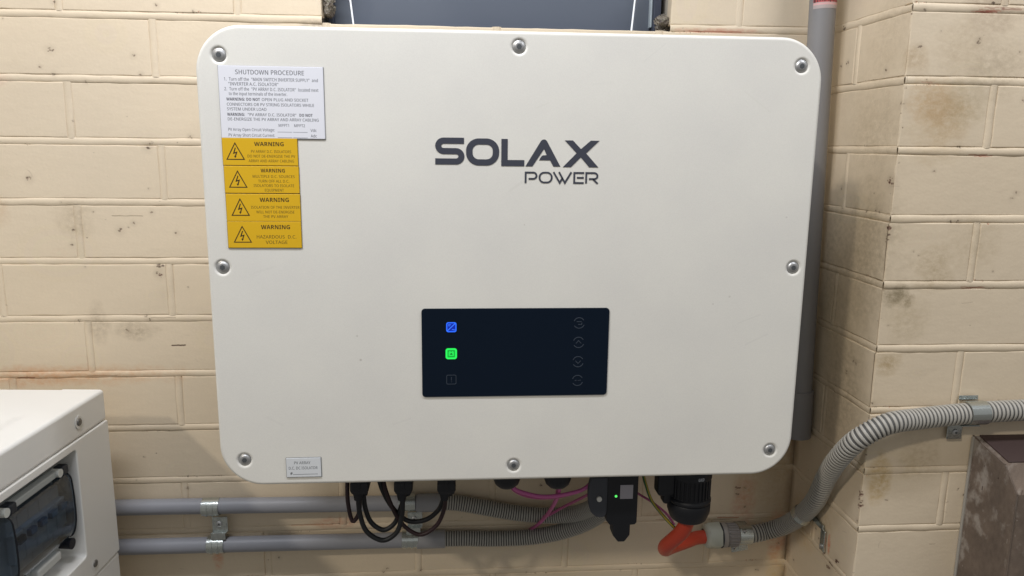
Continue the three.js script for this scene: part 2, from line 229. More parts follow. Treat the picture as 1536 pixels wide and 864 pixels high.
for (let k = -2; k <= 10; k++) {                                         // course k lies under bed joint k
  const yt = Y0 - BY * k, yb = yt - BY, shift = (((k % 2) + 2) % 2) ? JX : JX - 0.1215;
  const spans = k <= -2 ? [[WALL.x0, HOLE.x0], [HOLE.x1, WALL.x1]] : [[WALL.x0, WALL.x1]];
  for (const [lo, hi] of spans) {
    const cuts = [lo];
    for (let x = shift - 6 * BX; x < hi - 0.02; x += BX) if (x > lo + 0.02) cuts.push(x + rr(-0.0015, 0.0015));
    cuts.push(hi);
    for (let i = 0; i < cuts.length - 1; i++) {
      const a = cuts[i] + (i ? G : 0), b = cuts[i + 1] - (i < cuts.length - 2 ? G : 0);
      mesh('brick', brickGeo(a, yb + G, b + (b > XP - 0.001 ? 0.004 : 0), yt - G, wallUV, 0.02, { l: 1, r: b <= XP - 0.001, t: 1, b: 1 }), wallPaint, wall);
      if (i) mesh('mortar_joint', jointGeo(yb + 0.004, yt - 0.004, cuts[i], wallUV, true), wallPaint, wall);
    }
    if (k > -1) mesh('mortar_joint', jointGeo(lo, hi, yt, wallUV), wallPaint, wall);
  }
}
for (const [a, b] of [[WALL.x0, HOLE.x0], [HOLE.x1, WALL.x1]]) for (const q of [1, 2]) mesh('mortar_joint', jointGeo(a, b, Y0 + BY * q, wallUV), wallPaint, wall);

const pier = thing('brick_pier', 'cream painted brick pier standing out from the wall right of the inverter', 'pier');
const PX1 = XP + 0.44;
mesh('pier_core', new THREE.BoxGeometry(PX1 - XP - 0.012, PIER.y1 - PIER.y0, ZP + 0.1).translate((XP + PX1) / 2 + 0.006, (PIER.y0 + PIER.y1) / 2, (ZP - 0.1) / 2 - 0.012), std([0.42, 0.38, 0.31], 0.9), pier);
mesh('corner_bed', new THREE.BoxGeometry(0.02, PIER.y1 - PIER.y0, 0.02).translate(XP + 0.0119, (PIER.y0 + PIER.y1) / 2, ZP - 0.0119), std([0.69, 0.56, 0.39], 0.7), pier);
// one brick that turns the corner: the front face and the side face share a softly rounded edge
function cornerBrick(wx, wz, yb, yt) {
  const front = brickGeo(XP, yb, XP + wx, yt, (x, y) => pierUV(x - XP, y), 0.018, undefined, 'l'), side = brickGeo(ZP - wz, yb, ZP - 0.0013, yt, (z, y) => pierUV(z - ZP, y), 0.018, { l: wz < ZP, r: 0, t: 1, b: 1 }, 'r');
  front.translate(0, 0, ZP);
  side.rotateY(-Math.PI / 2);                                           // (z, y, out) -> x = XP - out
  side.translate(XP, 0, 0);
return merge([front, side]);
}
for (let k = -2; k <= 10; k++) {
  const yt = Y0 - BY * k, yb = yt - BY, even = k % 2 === 0, a = yb + G, b = yt - G;
  const cf = even ? 0.1175 : 0.2385, cs = even ? ZP : 0.122;            // where the first joints come on the front and on the side
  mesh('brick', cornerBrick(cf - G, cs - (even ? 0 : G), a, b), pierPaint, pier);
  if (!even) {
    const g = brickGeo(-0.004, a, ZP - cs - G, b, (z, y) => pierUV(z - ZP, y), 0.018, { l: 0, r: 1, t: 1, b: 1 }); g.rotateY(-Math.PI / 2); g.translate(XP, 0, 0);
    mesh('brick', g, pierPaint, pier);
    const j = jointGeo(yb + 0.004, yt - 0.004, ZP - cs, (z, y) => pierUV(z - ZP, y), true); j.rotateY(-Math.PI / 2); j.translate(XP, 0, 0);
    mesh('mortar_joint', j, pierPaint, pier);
  }
  for (let x = XP + cf; x < PX1 - 0.03; x += BX) {
    const e = Math.min(x + BX - G, PX1);
    mesh('brick', brickGeo(x + G, a, e, b, (q, y) => pierUV(q - XP, y)).translate(0, 0, ZP), pierPaint, pier);
    mesh('mortar_joint', jointGeo(yb + 0.004, yt - 0.004, x, (q, y) => pierUV(q - XP, y), true).translate(0, 0, ZP), pierPaint, pier);
  }
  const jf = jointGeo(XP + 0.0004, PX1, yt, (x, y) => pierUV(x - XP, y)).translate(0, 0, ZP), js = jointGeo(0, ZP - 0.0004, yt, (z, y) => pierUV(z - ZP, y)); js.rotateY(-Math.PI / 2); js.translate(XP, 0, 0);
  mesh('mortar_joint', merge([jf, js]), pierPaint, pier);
}

// ------------------------------------------------------------------ the window above the inverter
{
  const w = thing('window', 'dark window recess with thin bright gaps above the inverter', 'window', [0, 0.3065, -0.02]);
  const glass = srgb('#5d646f', 0.45), frame = srgb('#555b64', 0.5), dark = srgb('#3c414e', 0.6);
  const quad = (p, d) => new THREE.ExtrudeGeometry(new THREE.Shape(p.map(([x, y]) => new THREE.Vector2(x, y))), { depth: d, bevelEnabled: true, bevelSize: 0.0008, bevelThickness: 0.0008, bevelSegments: 2 });
  mesh('pane', quad([[-0.2185, -0.006], [0.1975, -0.006], [0.2075, 0.15], [-0.2335, 0.15]], 0.004).rotateX(0.10).translate(0, 0, -0.052), glass, w);
  mesh('side_panel', quad([[-0.2475, -0.006], [-0.2222, -0.006], [-0.2392, 0.15], [-0.2475, 0.15]], 0.006).translate(0, 0, -0.046), frame, w);
  mesh('side_panel', quad([[0.2013, -0.006], [0.2265, -0.006], [0.2265, 0.15], [0.2135, 0.15]], 0.006).translate(0, 0, -0.046), frame, w);
  mesh('frame', merge([rbox(0.007, 0.16, 0.06, 0.001, -0.2515, 0.074, -0.05), rbox(0.011, 0.16, 0.06, 0.001, 0.2335, 0.074, -0.05)]), dark, w);
  mesh('frame_trim', rbox(0.003, 0.14, 0.012, 0.001, 0.2262, 0.082, -0.034), srgb('#a9b3b6', 0.5), w);
  mesh('sill', rbox(0.5, 0.012, 0.1, 0.002, -0.007, -0.0065, -0.05), srgb('#77757a', 0.9), w);
  mesh('daylight_gap', merge([new THREE.BoxGeometry(0.03, 0.16, 0.002).translate(-0.226, 0.074, -0.072), new THREE.BoxGeometry(0.03, 0.16, 0.002).translate(0.204, 0.074, -0.072)]), new THREE.MeshStandardMaterial({ color: 0xffffff, emissive: new THREE.Color().setRGB(0.95, 0.97, 1.0), emissiveIntensity: 1.1 }), w);
  // broken masonry at the foot of the opening
  const rub = new THREE.MeshStandardMaterial({ color: new THREE.Color('#9a968d'), roughness: 0.95, map: texOf(canvasOf(64, 64, (c) => { for (let i = 0; i < 900; i++) { const v = rr(120, 250) | 0; c.fillStyle = `rgb(${v},${v - rr(0, 14)},${v - rr(4, 26)})`; c.fillRect(rr(-3, 64), rr(-3, 64), rr(1, 6), rr(1, 6)); } })) });
  const lump = (x, y, z, r, sx, sy) => { const g = new THREE.IcosahedronGeometry(r, 3), p = g.attributes.position, k = rr(0, 30); for (let i = 0; i < p.count; i++) { const v = V(p.getX(i), p.getY(i), p.getZ(i)), f = 1 + 0.5 * perlin.noise(v.x / r * 1.3 + k, v.y / r * 1.3, v.z / r * 1.3) + 0.2 * perlin.noise(v.x / r * 4 + k, v.y / r * 4, v.z / r * 4); p.setXYZ(i, v.x * f * sx, v.y * f * sy, v.z * f * 0.8); } g.computeVertexNormals(); return g.translate(x, y, z); };
  const l = [], r = [], d = [];
  for (let i = 0; i < 16; i++) l.push(lump(rr(-0.2535, -0.247), rr(0.0, 0.10), rr(-0.012, 0.012), rr(0.005, 0.009), 0.9, 1.1));
  for (let i = 0; i < 9; i++) r.push(lump(rr(0.232, 0.241), rr(-0.002, 0.02), rr(-0.008, 0.012), rr(0.004, 0.008), 1, 0.9));
  for (let i = 0; i < 26; i++) d.push(lump(rr(-0.24, 0.0), rr(-0.002, 0.0005), rr(-0.01, 0.01), rr(0.0015, 0.0035), 1.7, 0.6));
  mesh('broken_mortar', merge(l), rub, w); mesh('broken_mortar', merge(r), rub, w); mesh('crumbs', merge(d), rub, w).userData.kind = 'stuff';
}

// ------------------------------------------------------------------ the inverter
const D = 0.2667, IW = 0.6994, IH = 0.5286;
const noiseTex = (lo, hi, f) => { const N = 256, d = new Uint8Array(N * N * 4); for (let y = 0; y < N; y++) for (let x = 0; x < N; x++) { const v = lo + (hi - lo) * rnd() ** f, i = 4 * (y * N + x); d[i] = d[i + 1] = d[i + 2] = v; d[i + 3] = 255; } const t = new THREE.DataTexture(d, N, N); t.wrapS = t.wrapT = THREE.RepeatWrapping; t.magFilter = THREE.LinearFilter; t.needsUpdate = true; return t; };
const orange = noiseTex(90, 160, 1); orange.repeat.set(6, 6);
const dusty = texOf(canvasOf(1024, 1024, (c, W, H) => {
  const im = c.createImageData(W, H), d = im.data;
  for (let y = 0; y < H; y++) for (let x = 0; x < W; x++) { const n = fbm(x * 0.006, y * 0.006, 11, 5), v = 247 + 9 * n + rr(-2.5, 2.5), i = 4 * (y * W + x); d[i] = v; d[i + 1] = v - 0.4; d[i + 2] = v - 1.5 - 2 * n; d[i + 3] = 255; }
  c.putImageData(im, 0, 0);
  for (let i = 0; i < 22; i++) { c.fillStyle = `rgba(${rnd() < 0.7 ? '120,112,100' : '255,255,255'},${rr(0.08, 0.3)})`; c.beginPath(); c.arc(rr(0, W), rr(0, H), rr(0.6, 1.9), 0, 7); c.fill(); }
  c.lineCap = 'round'; for (let i = 0; i < 26; i++) { const x = rr(0, W), y = rr(0, H), a = rr(-0.7, 0.7), l = rr(8, 70); c.strokeStyle = `rgba(150,146,136,${rr(0.015, 0.05)})`; c.lineWidth = rr(0.8, 4); c.beginPath(); c.moveTo(x, y); c.lineTo(x + l * Math.cos(a), y + l * Math.sin(a)); c.stroke(); }
}));
dusty.wrapS = dusty.wrapT = THREE.RepeatWrapping; dusty.repeat.set(1.37, 1.37); dusty.offset.set(0.48, 0.5);
const coat = new THREE.MeshPhysicalMaterial({ color: new THREE.Color().setRGB(0.85, 0.835, 0.775), map: dusty, roughness: 0.5, bumpMap: orange, bumpScale: 0.0001 });
const steel = new THREE.MeshStandardMaterial({ color: new THREE.Color().setRGB(0.46, 0.46, 0.455), metalness: 0.75, roughness: 0.42 });
const inkSlate = srgb('#3e414c', 0.55), black = srgb('#15181f', 0.5), blackMatte = srgb('#1b1e24', 0.75);
const inverter = thing('inverter', 'large white wall mounted solar inverter with black display panel and warning stickers', 'inverter', [0, 0, D]);
const screws = [[-0.3241, 0.2327], [0.0004, 0.2476], [0.3243, 0.2329], [0.3334, 0], [0.3224, -0.2316], [0, -0.2451], [-0.3216, -0.2315], [-0.3335, 0.0008]];
{
  mesh('casing', merge([rbox(0.664, 0.494, 0.195, 0.02, 0, 0.004, -0.1275), rbox(0.3, 0.44, 0.03, 0.003, 0, 0, -0.244)]), srgb('#c6c5be', 0.6), inverter);
  const B = 0.004, sh = roundRect(IW, IH, 0.05);
  for (const [x, y] of screws) { const h = new THREE.Path(); h.absarc(x, y, 0.0068, 0, Math.PI * 2, true); sh.holes.push(h); }
  const cover = new THREE.ExtrudeGeometry(sh, { depth: 0.026, bevelEnabled: true, bevelThickness: B, bevelSize: B, bevelOffset: -B, bevelSegments: 6, curveSegments: 24 });
  cover.translate(0, 0, -0.026 - B);
  mesh('front_cover', cover, coat, inverter);
  for (const [x, y] of screws) {
    const prof = [[0.0, 0.0015], [0.0036, 0.0015], [0.0051, 0.0011], [0.0060, 0.0002], [0.0065, -0.0004], [0.0077, -0.0006], [0.0080, -0.0012], [0.0080, -0.009]].map(([r, z]) => new THREE.Vector2(r, z));
    const g = new THREE.LatheGeometry(prof.reverse(), 28).rotateX(Math.PI / 2).rotateZ(rr(0, 6)).translate(x, y, -0.0010);
    const s = mesh('screw', g, steel, inverter);
    const hx = new THREE.CylinderGeometry(0.0030, 0.0030, 0.0012, 6).rotateX(Math.PI / 2).rotateZ(rr(0, 1)).translate(x, y, 0.0003);
    mesh('socket', hx, srgb('#5c5f61', 0.5, { metalness: 0.4 }), s);
  }
  // the display panel
  const panel = mesh('display_panel', new THREE.ExtrudeGeometry(roundRect(0.2222, 0.1078, 0.0042, 0.0008, -0.1018), { depth: 0.001, bevelEnabled: true, bevelSize: 0.0004, bevelThickness: 0.0004, bevelOffset: -0.0004, bevelSegments: 2, curveSegments: 8 }), new THREE.MeshPhysicalMaterial({ color: new THREE.Color().setRGB(0.005, 0.0105, 0.021), roughness: 0.1, specularIntensity: 0.35 }), inverter);
  const px = (draw) => texOf(canvasOf(96, 96, (c) => { c.fillStyle = '#000'; c.fillRect(0, 0, 96, 96); c.lineJoin = c.lineCap = 'round'; draw(c); }));
  const rrect = (c, x, y, w, h, r) => { c.beginPath(); c.moveTo(x + r, y); c.arcTo(x + w, y, x + w, y + h, r); c.arcTo(x + w, y + h, x, y + h, r); c.arcTo(x, y + h, x, y, r); c.arcTo(x, y, x + w, y, r); c.closePath(); };
  const blueTex = px((c) => { c.fillStyle = '#0524a0'; rrect(c, 8, 8, 80, 80, 14); c.fill(); c.strokeStyle = '#2a6cff'; c.lineWidth = 10; rrect(c, 9, 9, 78, 78, 13); c.stroke(); c.strokeStyle = '#3f7dff'; c.lineWidth = 7; c.beginPath(); c.moveTo(18, 76); c.lineTo(78, 18); c.stroke(); c.lineWidth = 5; c.beginPath(); c.moveTo(22, 26); c.lineTo(44, 26); c.moveTo(22, 36); c.lineTo(36, 36); c.stroke(); c.beginPath(); c.moveTo(54, 72); c.quadraticCurveTo(60, 62, 66, 70); c.quadraticCurveTo(72, 78, 78, 68); c.stroke(); });
  const greenTex = px((c) => { c.fillStyle = '#0fa336'; rrect(c, 5, 5, 86, 86, 17); c.fill(); c.strokeStyle = '#27f05a'; c.lineWidth = 15; rrect(c, 10, 10, 76, 76, 13); c.stroke(); c.fillStyle = '#22e052'; rrect(c, 27, 32, 42, 34, 4); c.fill(); c.fillRect(32, 26, 10, 8); c.fillRect(54, 26, 10, 8); c.fillStyle = '#064d18'; c.beginPath(); c.moveTo(36, 56); c.lineTo(48, 40); c.lineTo(60, 56); c.closePath(); c.fill(); });
  const lit = (tex, k) => new THREE.MeshStandardMaterial({ color: 0x05070a, roughness: 0.3, emissive: 0xffffff, emissiveMap: tex, emissiveIntensity: k });
  const icon = (w, x, y) => uvBy(new THREE.ExtrudeGeometry(roundRect(w, w, w * 0.18), { depth: 0.0003, bevelEnabled: false }), (a, b) => [a / w + 0.5, b / w + 0.5]).translate(x, y, 0.0014);
  note(mesh('indicator_light', icon(0.0132, -0.0755, -0.0701), lit(blueTex, 1.15), panel), 'blue lit inverter icon');
  note(mesh('indicator_light', icon(0.0142, -0.0757, -0.1023), lit(greenTex, 1.15), panel), 'green lit battery icon');
  const dim = srgb('#39424e', 0.45), at = (list, y, x = 0.076) => flatShape(list, 0.0002).translate(x, y, 0.00142);
  const frameRing = roundRect(0.0118, 0.0118, 0.0018); frameRing.holes.push(roundRect(0.0104, 0.0104, 0.0013, 0, 0, THREE.Path));
  note(mesh('warning_icon', at([frameRing, ribbon([[0, 0.0032], [0, -0.001]], 0.0008), ribbon([[0, -0.0024], [0, -0.0032]], 0.0008)], -0.1342, -0.0757), dim, panel), 'unlit warning icon');
  const ringArcs = () => [ribbon(arcPts(0, 0, 0.0064, 0.55, Math.PI - 0.35, 16), 0.0009), ribbon(arcPts(0, 0, 0.0064, Math.PI + 0.55, 2 * Math.PI - 0.35, 16), 0.0009)];
  const inner = [[[[0.003, 0.0016], [-0.003, 0.0016]], [[-0.0012, -0.0018], [0.003, -0.0018], [0.0034, 0.0004]]], [[[-0.0032, -0.0012], [0, 0.0022], [0.0032, -0.0012]]], [[[-0.0032, 0.0012], [0, -0.0022], [0.0032, 0.0012]]], [[[-0.0034, 0], [-0.0012, 0]], [[0.0002, 0], [0.0014, 0]], [[0.0024, -0.0006], [0.0034, 0.0008]]]];
  [-0.066, -0.0898, -0.1137, -0.1371].forEach((y, i) => mesh('touch_button', at([...ringArcs(), ...inner[i].map((l) => ribbon(l, 0.0008))], y, 0.0758), dim, panel));
  // the maker's lettering
  const logo = new THREE.Group(); logo.name = 'logo'; inverter.add(logo);
  const K = 1.381e-4, KY = 1.31e-4, Lx = (x) => (x - 743.5) * K, Ly = (y) => 0.1326 - (y - 210) * KY, P = (l) => l.map(([x, y]) => [Lx(x), Ly(y)]), poly = (l) => new THREE.Shape(P(l).map(([x, y]) => new THREE.Vector2(x, y)));
  const put = (shapes) => mesh('letter', flatShape(shapes, 0.0003).translate(0, 0, 0.0001), inkSlate, logo);
  const H = Math.PI / 2, arc = (x, y, r, a, b) => arcPts(x, y, r, a, b, 12);
  put([ribbon(P([[305, 117], [146, 117], ...arc(140, 161, 44, -H, -3 * H).slice(1), [150, 205], [236, 205], ...arc(240, 249, 44, -H, H).slice(1), [230, 293], [71, 293]]), 0.0068)]);
  { const o = new THREE.Shape(P([...arc(427, 200, 105, -Math.PI, -H), ...arc(487, 200, 105, -H, 0), ...arc(487, 220, 105, 0, H), ...arc(427, 220, 105, H, Math.PI)]).map((q) => new THREE.Vector2(...q))); o.holes.push(new THREE.Path(P([...arc(427, 199, 52, -Math.PI, -H), ...arc(488, 199, 52, -H, 0), ...arc(488, 220, 52, 0, H), ...arc(427, 220, 52, H, Math.PI)]).map((q) => new THREE.Vector2(...q)))); put([o]); }
  put([poly([[610, 97], [662, 97], [662, 275], [800, 275], [800, 328], [610, 328]])]);
  put([poly([[810, 328], [934, 113], [944, 102], [958, 97], [972, 99], [984, 110], [1100, 328], [1041, 328], [1013, 275], [922, 275], [938, 246], [944, 238], [954, 233], [984, 231], [962, 178], [868, 328]])]);
  put([poly([[1132, 103], [1200, 103], [1268, 176], [1348, 103], [1420, 103], [1312, 212], [1418, 332], [1340, 332], [1268, 247], [1188, 332], [1120, 332], [1232, 212]])]);
  const T = 0.0021;
  put([ribbon(P([[813, 472], [813, 381], [880, 381], ...arc(876, 408, 27, -H, H).slice(1), [838, 435]]), T)]);
  { const o = new THREE.Shape(P([...arc(968, 420, 47, -Math.PI, -H), ...arc(990, 420, 47, -H, 0), ...arc(990, 426, 47, 0, H), ...arc(968, 426, 47, H, Math.PI)]).map((q) => new THREE.Vector2(...q))); o.holes.push(new THREE.Path(P([...arc(968, 420, 32, -Math.PI, -H), ...arc(990, 420, 32, -H, 0), ...arc(990, 426, 32, 0, H), ...arc(968, 426, 32, H, Math.PI)]).map((q) => new THREE.Vector2(...q)))); put([o]); }
  put([ribbon(P([[1044, 375], [1097, 468], [1120, 425]]), T), ribbon(P([[1090, 375], [1140, 468], [1193, 375]]), T)]);
  put([ribbon(P([[1300, 381], [1218, 381], [1218, 468], [1298, 468]]), T), ribbon(P([[1240, 423], [1298, 423]]), T)]);
  put([ribbon(P([[1318, 472], [1318, 381], [1386, 381], ...arc(1386, 407, 26, -H, H).slice(1), [1342, 433]]), T), ribbon(P([[1376, 436], [1416, 473]]), T)]);
  // stickers: thin plates of engraved plastic
  function plate(x, y, w, h, draw, label, edge, tilt = 0, name = 'warning_label', k = 7000) {
    const W = Math.round(w * k), Hh = Math.round(h * k), t = texOf(canvasOf(W, Hh, (c) => draw(c, W, Hh)));
    const g = new RoundedBoxGeometry(w, h, 0.0014, 2, 0.0004);
    uvBy(g, (a, b, z) => [a / w + 0.5, b / h + 0.5]);
    const o = mesh(name, g, new THREE.MeshStandardMaterial({ map: t, roughness: 0.42 }), inverter);
    o.position.set(x, y, 0.0007); o.rotation.z = tilt; note(o, label);
    mesh('plate_edge', new RoundedBoxGeometry(w + 0.0009, h + 0.0009, 0.0009, 2, 0.0003).translate(0, 0, -0.0002), srgb(edge, 0.5), o);
  }
  const txt = (c, s, x, y, size, o = {}) => { c.font = `${o.bold ? 'bold ' : ''}${size}px sans-serif`; c.textAlign = 'left'; c.textBaseline = 'alphabetic'; const m = c.measureText(s).width, w = o.w ?? m; c.save(); c.translate(o.mid ? x - w / 2 : x, y); c.scale(w / m, 1); c.fillText(s, 0, 0); c.restore(); };
  plate(-0.2697, 0.1832, 0.1117, 0.0766, (c, W, Hh) => {
    c.fillStyle = '#e9eaf0'; c.fillRect(0, 0, W, Hh); c.fillStyle = '#34363f';
    const X = (f) => f * W, q = Hh / 100;
    txt(c, 'SHUTDOWN PROCEDURE', X(0.49), 11.5 * q, 8.6 * q, { mid: 1, w: X(0.66), bold: 0 });
    txt(c, '1.  Turn off the  "MAIN SWITCH INVERTER SUPPLY"  and', X(0.05), 20.5 * q, 6 * q, { w: X(0.90) });
    txt(c, '"INVERTER A.C. ISOLATOR"', X(0.09), 27 * q, 6 * q, { w: X(0.48) });
    txt(c, '2.  Turn off the  "PV ARRAY D.C. ISOLATOR"  located next', X(0.05), 34 * q, 6 * q, { w: X(0.90) });
    txt(c, 'to the input terminals of the inverter.', X(0.09), 40.5 * q, 6 * q, { w: X(0.56) });
    txt(c, 'WARNING: DO NOT', X(0.065), 48 * q, 5.8 * q, { w: X(0.32), bold: 1 }); txt(c, 'OPEN PLUG AND SOCKET', X(0.40), 48 * q, 5.8 * q, { w: X(0.45) });
    txt(c, 'CONNECTORS OR PV STRING ISOLATORS WHILE', X(0.065), 55 * q, 5.8 * q, { w: X(0.84) });
    txt(c, 'SYSTEM UNDER LOAD', X(0.065), 61.5 * q, 5.8 * q, { w: X(0.38) });
    txt(c, 'WARNING:', X(0.065), 69 * q, 5.8 * q, { w: X(0.17), bold: 1 }); txt(c, '"PV ARRAY D.C. ISOLATOR"', X(0.26), 69 * q, 5.8 * q, { w: X(0.47) }); txt(c, 'DO NOT', X(0.755), 69 * q, 5.8 * q, { w: X(0.13), bold: 1 });
    txt(c, 'DE-ENERGIZE THE PV ARRAY AND ARRAY CABLING', X(0.065), 75.5 * q, 5.8 * q, { w: X(0.88) });
    txt(c, 'MPPT1', X(0.55), 83.5 * q, 5.4 * q, { w: X(0.11) }); txt(c, 'MPPT2', X(0.70), 83.5 * q, 5.4 * q, { w: X(0.11) });
    txt(c, 'PV Array Open Circuit Voltage:', X(0.065), 90 * q, 5.6 * q, { w: X(0.45) }); txt(c, 'Vdc', X(0.86), 90 * q, 5.6 * q, { w: X(0.06) });
    txt(c, 'PV Array Short Circuit Current:', X(0.065), 98 * q, 5.6 * q, { w: X(0.45) }); txt(c, 'Adc', X(0.86), 98 * q, 5.6 * q, { w: X(0.06) });
    c.fillStyle = '#8a8d96'; for (const y of [90.6, 98.4]) for (const x of [0.54, 0.69]) c.fillRect(X(x), y * q, X(0.14), 0.7 * q);
  }, 'white shutdown procedure sticker with small black text', '#8d8e92', -0.001);
  const yellows = [
    ['WARNING', 8.6, [['PV ARRAY D.C. ISOLATORS', 0.54], ['DO NOT DE-ENERGISE THE PV', 0.64], ['ARRAY AND ARRAY CABLING', 0.61]], 'yellow warning sticker naming array isolators, topmost of four'],
    ['WARNING', 8, [['MULTIPLE D.C. SOURCES', 0.57], ['TURN OFF ALL D.C.', 0.42], ['ISOLATORS TO ISOLATE', 0.55], ['EQUIPMENT', 0.26]], 'yellow warning sticker naming multiple sources, second of four'],
    ['WARNING', 8.6, [['ISOLATION OF THE INVERTER', 0.66], ['WILL NOT DE-ENERGISE', 0.52], ['THE PV ARRAY', 0.34]], 'yellow warning sticker naming isolation of the inverter, third of four'],
    ['WARNING', 9, [['HAZARDOUS  D.C.', 0.55], ['VOLTAGE', 0.30]], 'yellow warning sticker reading hazardous voltage, lowest of four'],
  ];
  const spot = [[-0.2851, 0.1302, 0.0297], [-0.2848, 0.0997, 0.0297], [-0.2846, 0.0687, 0.0304], [-0.2847, 0.0383, 0.0297]];
  yellows.forEach(([head, hs, lines, label], i) => plate(spot[i][0], spot[i][1], 0.0812, spot[i][2], (c, W, Hh) => {
    c.fillStyle = '#e2b41c'; c.fillRect(0, 0, W, Hh);
    const q = Hh / 42, sy = i === 3 ? 0.02 : 0;
    c.strokeStyle = c.fillStyle = '#35291a'; c.lineJoin = 'miter'; c.lineWidth = 1.5 * q;
    const x0 = W * (0.055 + 0.01 * i), x1 = W * (0.285 + 0.01 * i), xm = (x0 + x1) / 2, yt = 8 * q, yb = 33 * q; c.beginPath(); c.moveTo(xm, yt); c.lineTo(x1, yb); c.lineTo(x0, yb); c.closePath(); c.stroke();
    c.lineWidth = 1.7 * q; c.beginPath(); c.moveTo(xm + 0.4 * q, 15 * q); c.lineTo(xm - 2.6 * q, 23.5 * q); c.lineTo(xm + 2 * q, 22 * q); c.lineTo(xm - 0.4 * q, 29 * q); c.stroke(); c.beginPath(); c.moveTo(xm - 2.4 * q, 27.4 * q); c.lineTo(xm - 0.6 * q, 31 * q); c.lineTo(xm + 1.6 * q, 27.8 * q); c.closePath(); c.fill();
    const cx = W * 0.635; txt(c, head, cx + (i === 0 ? -0.01 : 0.02) * W, (i === 1 ? 9.6 : 12) * q, hs * q, { mid: 1, w: W * (i === 1 ? 0.33 : 0.40), bold: 1 });
    c.fillStyle = '#4a3a1c';
    const ls = i === 3 ? 8.6 : i === 1 ? 7.1 : 7.2, yy = i === 3 ? 27 : i === 1 ? 18 : 22.5, fs = i === 3 ? 7.4 : 5.8;
    lines.forEach(([s, w], j) => txt(c, s, cx + (i === 0 ? 0.01 : 0.025) * W, (yy + ls * j) * q, fs * q, { mid: 1, w: W * w }));
  }, label, '#7a6428', 0, 'warning_label', 8000));
  plate(-0.2525, -0.2418, 0.0408, 0.0242, (c, W, Hh) => {
    c.fillStyle = '#dde0e2'; c.fillRect(0, 0, W, Hh); c.fillStyle = '#34373c'; const q = Hh / 28;
    txt(c, 'PV ARRAY', W * 0.46, 9 * q, 5.6 * q, { mid: 1, w: W * 0.48 }); txt(c, 'D.C. DC ISOLATOR', W * 0.48, 16.6 * q, 5.8 * q, { mid: 1, w: W * 0.84 }); txt(c, '#', W * 0.1, 24.4 * q, 5.6 * q, { bold: 1 }); c.fillStyle = '#7c8084'; c.fillRect(W * 0.18, 23.6 * q, W * 0.72, 0.8 * q);
  }, 'small white isolator sticker at the lower left corner', '#54585c', 0.004, 'isolator_label', 10000);
  // fittings under the casing (placed in the inverter's frame: z is measured from its front)
  const zc = 0.16 - D;
  for (const [x, y] of [[-0.2005, -0.3308], [-0.1418, -0.3322], [-0.0835, -0.3337]]) {
    const c = mesh('solar_connector', merge([rbox(0.0228, 0.052, 0.036, 0.003, x, y + 0.0325, zc - 0.004), rbox(0.0252, 0.016, 0.038, 0.004, x, y + 0.0165, zc - 0.004), rbox(0.004, 0.04, 0.003, 0.001, x, y + 0.034, zc + 0.0145)]), black, inverter);
    mesh('cable_nut', merge([cyl(0.0078, 0.0052, 0.014, x - 0.003, y + 0.002, zc + 0.004, 18), cyl(0.0078, 0.0052, 0.014, x + 0.003, y + 0.002, zc - 0.010, 18)]), blackMatte, c);
  }
  for (const [x, y] of [[-0.0007, -0.3239], [0.07, -0.3255]]) mesh('cable_gland', new THREE.LatheGeometry([[0.0001, y + 0.0005], [0.008, y], [0.0115, y + 0.0012], [0.0165, y + 0.006], [0.0187, y + 0.0125], [0.019, y + 0.02], [0.019, -0.25]].map(([r, q]) => new THREE.Vector2(r, q)), 28).translate(x, 0, zc), black, inverter);
  const fl = new THREE.Shape(); fl.moveTo(-0.011, 0.03); fl.bezierCurveTo(-0.016, 0.01, -0.014, -0.006, -0.010, -0.018); fl.bezierCurveTo(-0.006, -0.026, 0.002, -0.029, 0.008, -0.026); fl.bezierCurveTo(0.013, -0.022, 0.015, 0.0, 0.013, 0.03); fl.closePath();
  const flap = mesh('cover_flap', new THREE.ExtrudeGeometry(fl, { depth: 0.006, bevelEnabled: true, bevelSize: 0.0015, bevelThickness: 0.0015, bevelSegments: 3, curveSegments: 14 }).translate(0.1295, -0.346, zc - 0.009), srgb('#42454c', 0.7), inverter);
  mesh('screw', cylZ(0.0036, 0.0038, 0.003, 0.1296, -0.3455, zc + 0.0002, 18), srgb('#d8d8d2', 0.4), flap);
  mesh('switch_base', rbox(0.03, 0.06, 0.03, 0.004, 0.131, -0.283, zc - 0.014), blackMatte, inverter);
}

// ------------------------------------------------------------------ cables under the inverter
const blackCable = srgb('#16181c', 0.5), maroon = srgb('#2b1519', 0.5), pink = srgb('#c2629c', 0.5), pinkDark = srgb('#a8527f', 0.5);
const cable = (name, pts, r, m, label, cat, group, n = 90) => tag(mesh(name, tube(pts, r, n), m, scene), label, cat, group);
cable('solar_cable', [[-0.2125, -0.26, 0.158], [-0.2172, -0.30, 0.158], [-0.218, -0.343, 0.159], [-0.2118, -0.3698, 0.160], [-0.205, -0.361, 0.161], [-0.202, -0.346, 0.161], [-0.2035, -0.331, 0.160]], 0.0029, maroon, 'small dark red loop of cable at the leftmost black connector', 'cable');
cable('solar_cable', [[-0.2035, -0.331, 0.164], [-0.2015, -0.358, 0.164], [-0.1925, -0.384, 0.164], [-0.1712, -0.397, 0.164], [-0.153, -0.3865, 0.164], [-0.1448, -0.36, 0.164], [-0.1434, -0.331, 0.164]], 0.0034, blackCable, 'lower outer black cable looping between the left and middle connectors', 'cable');
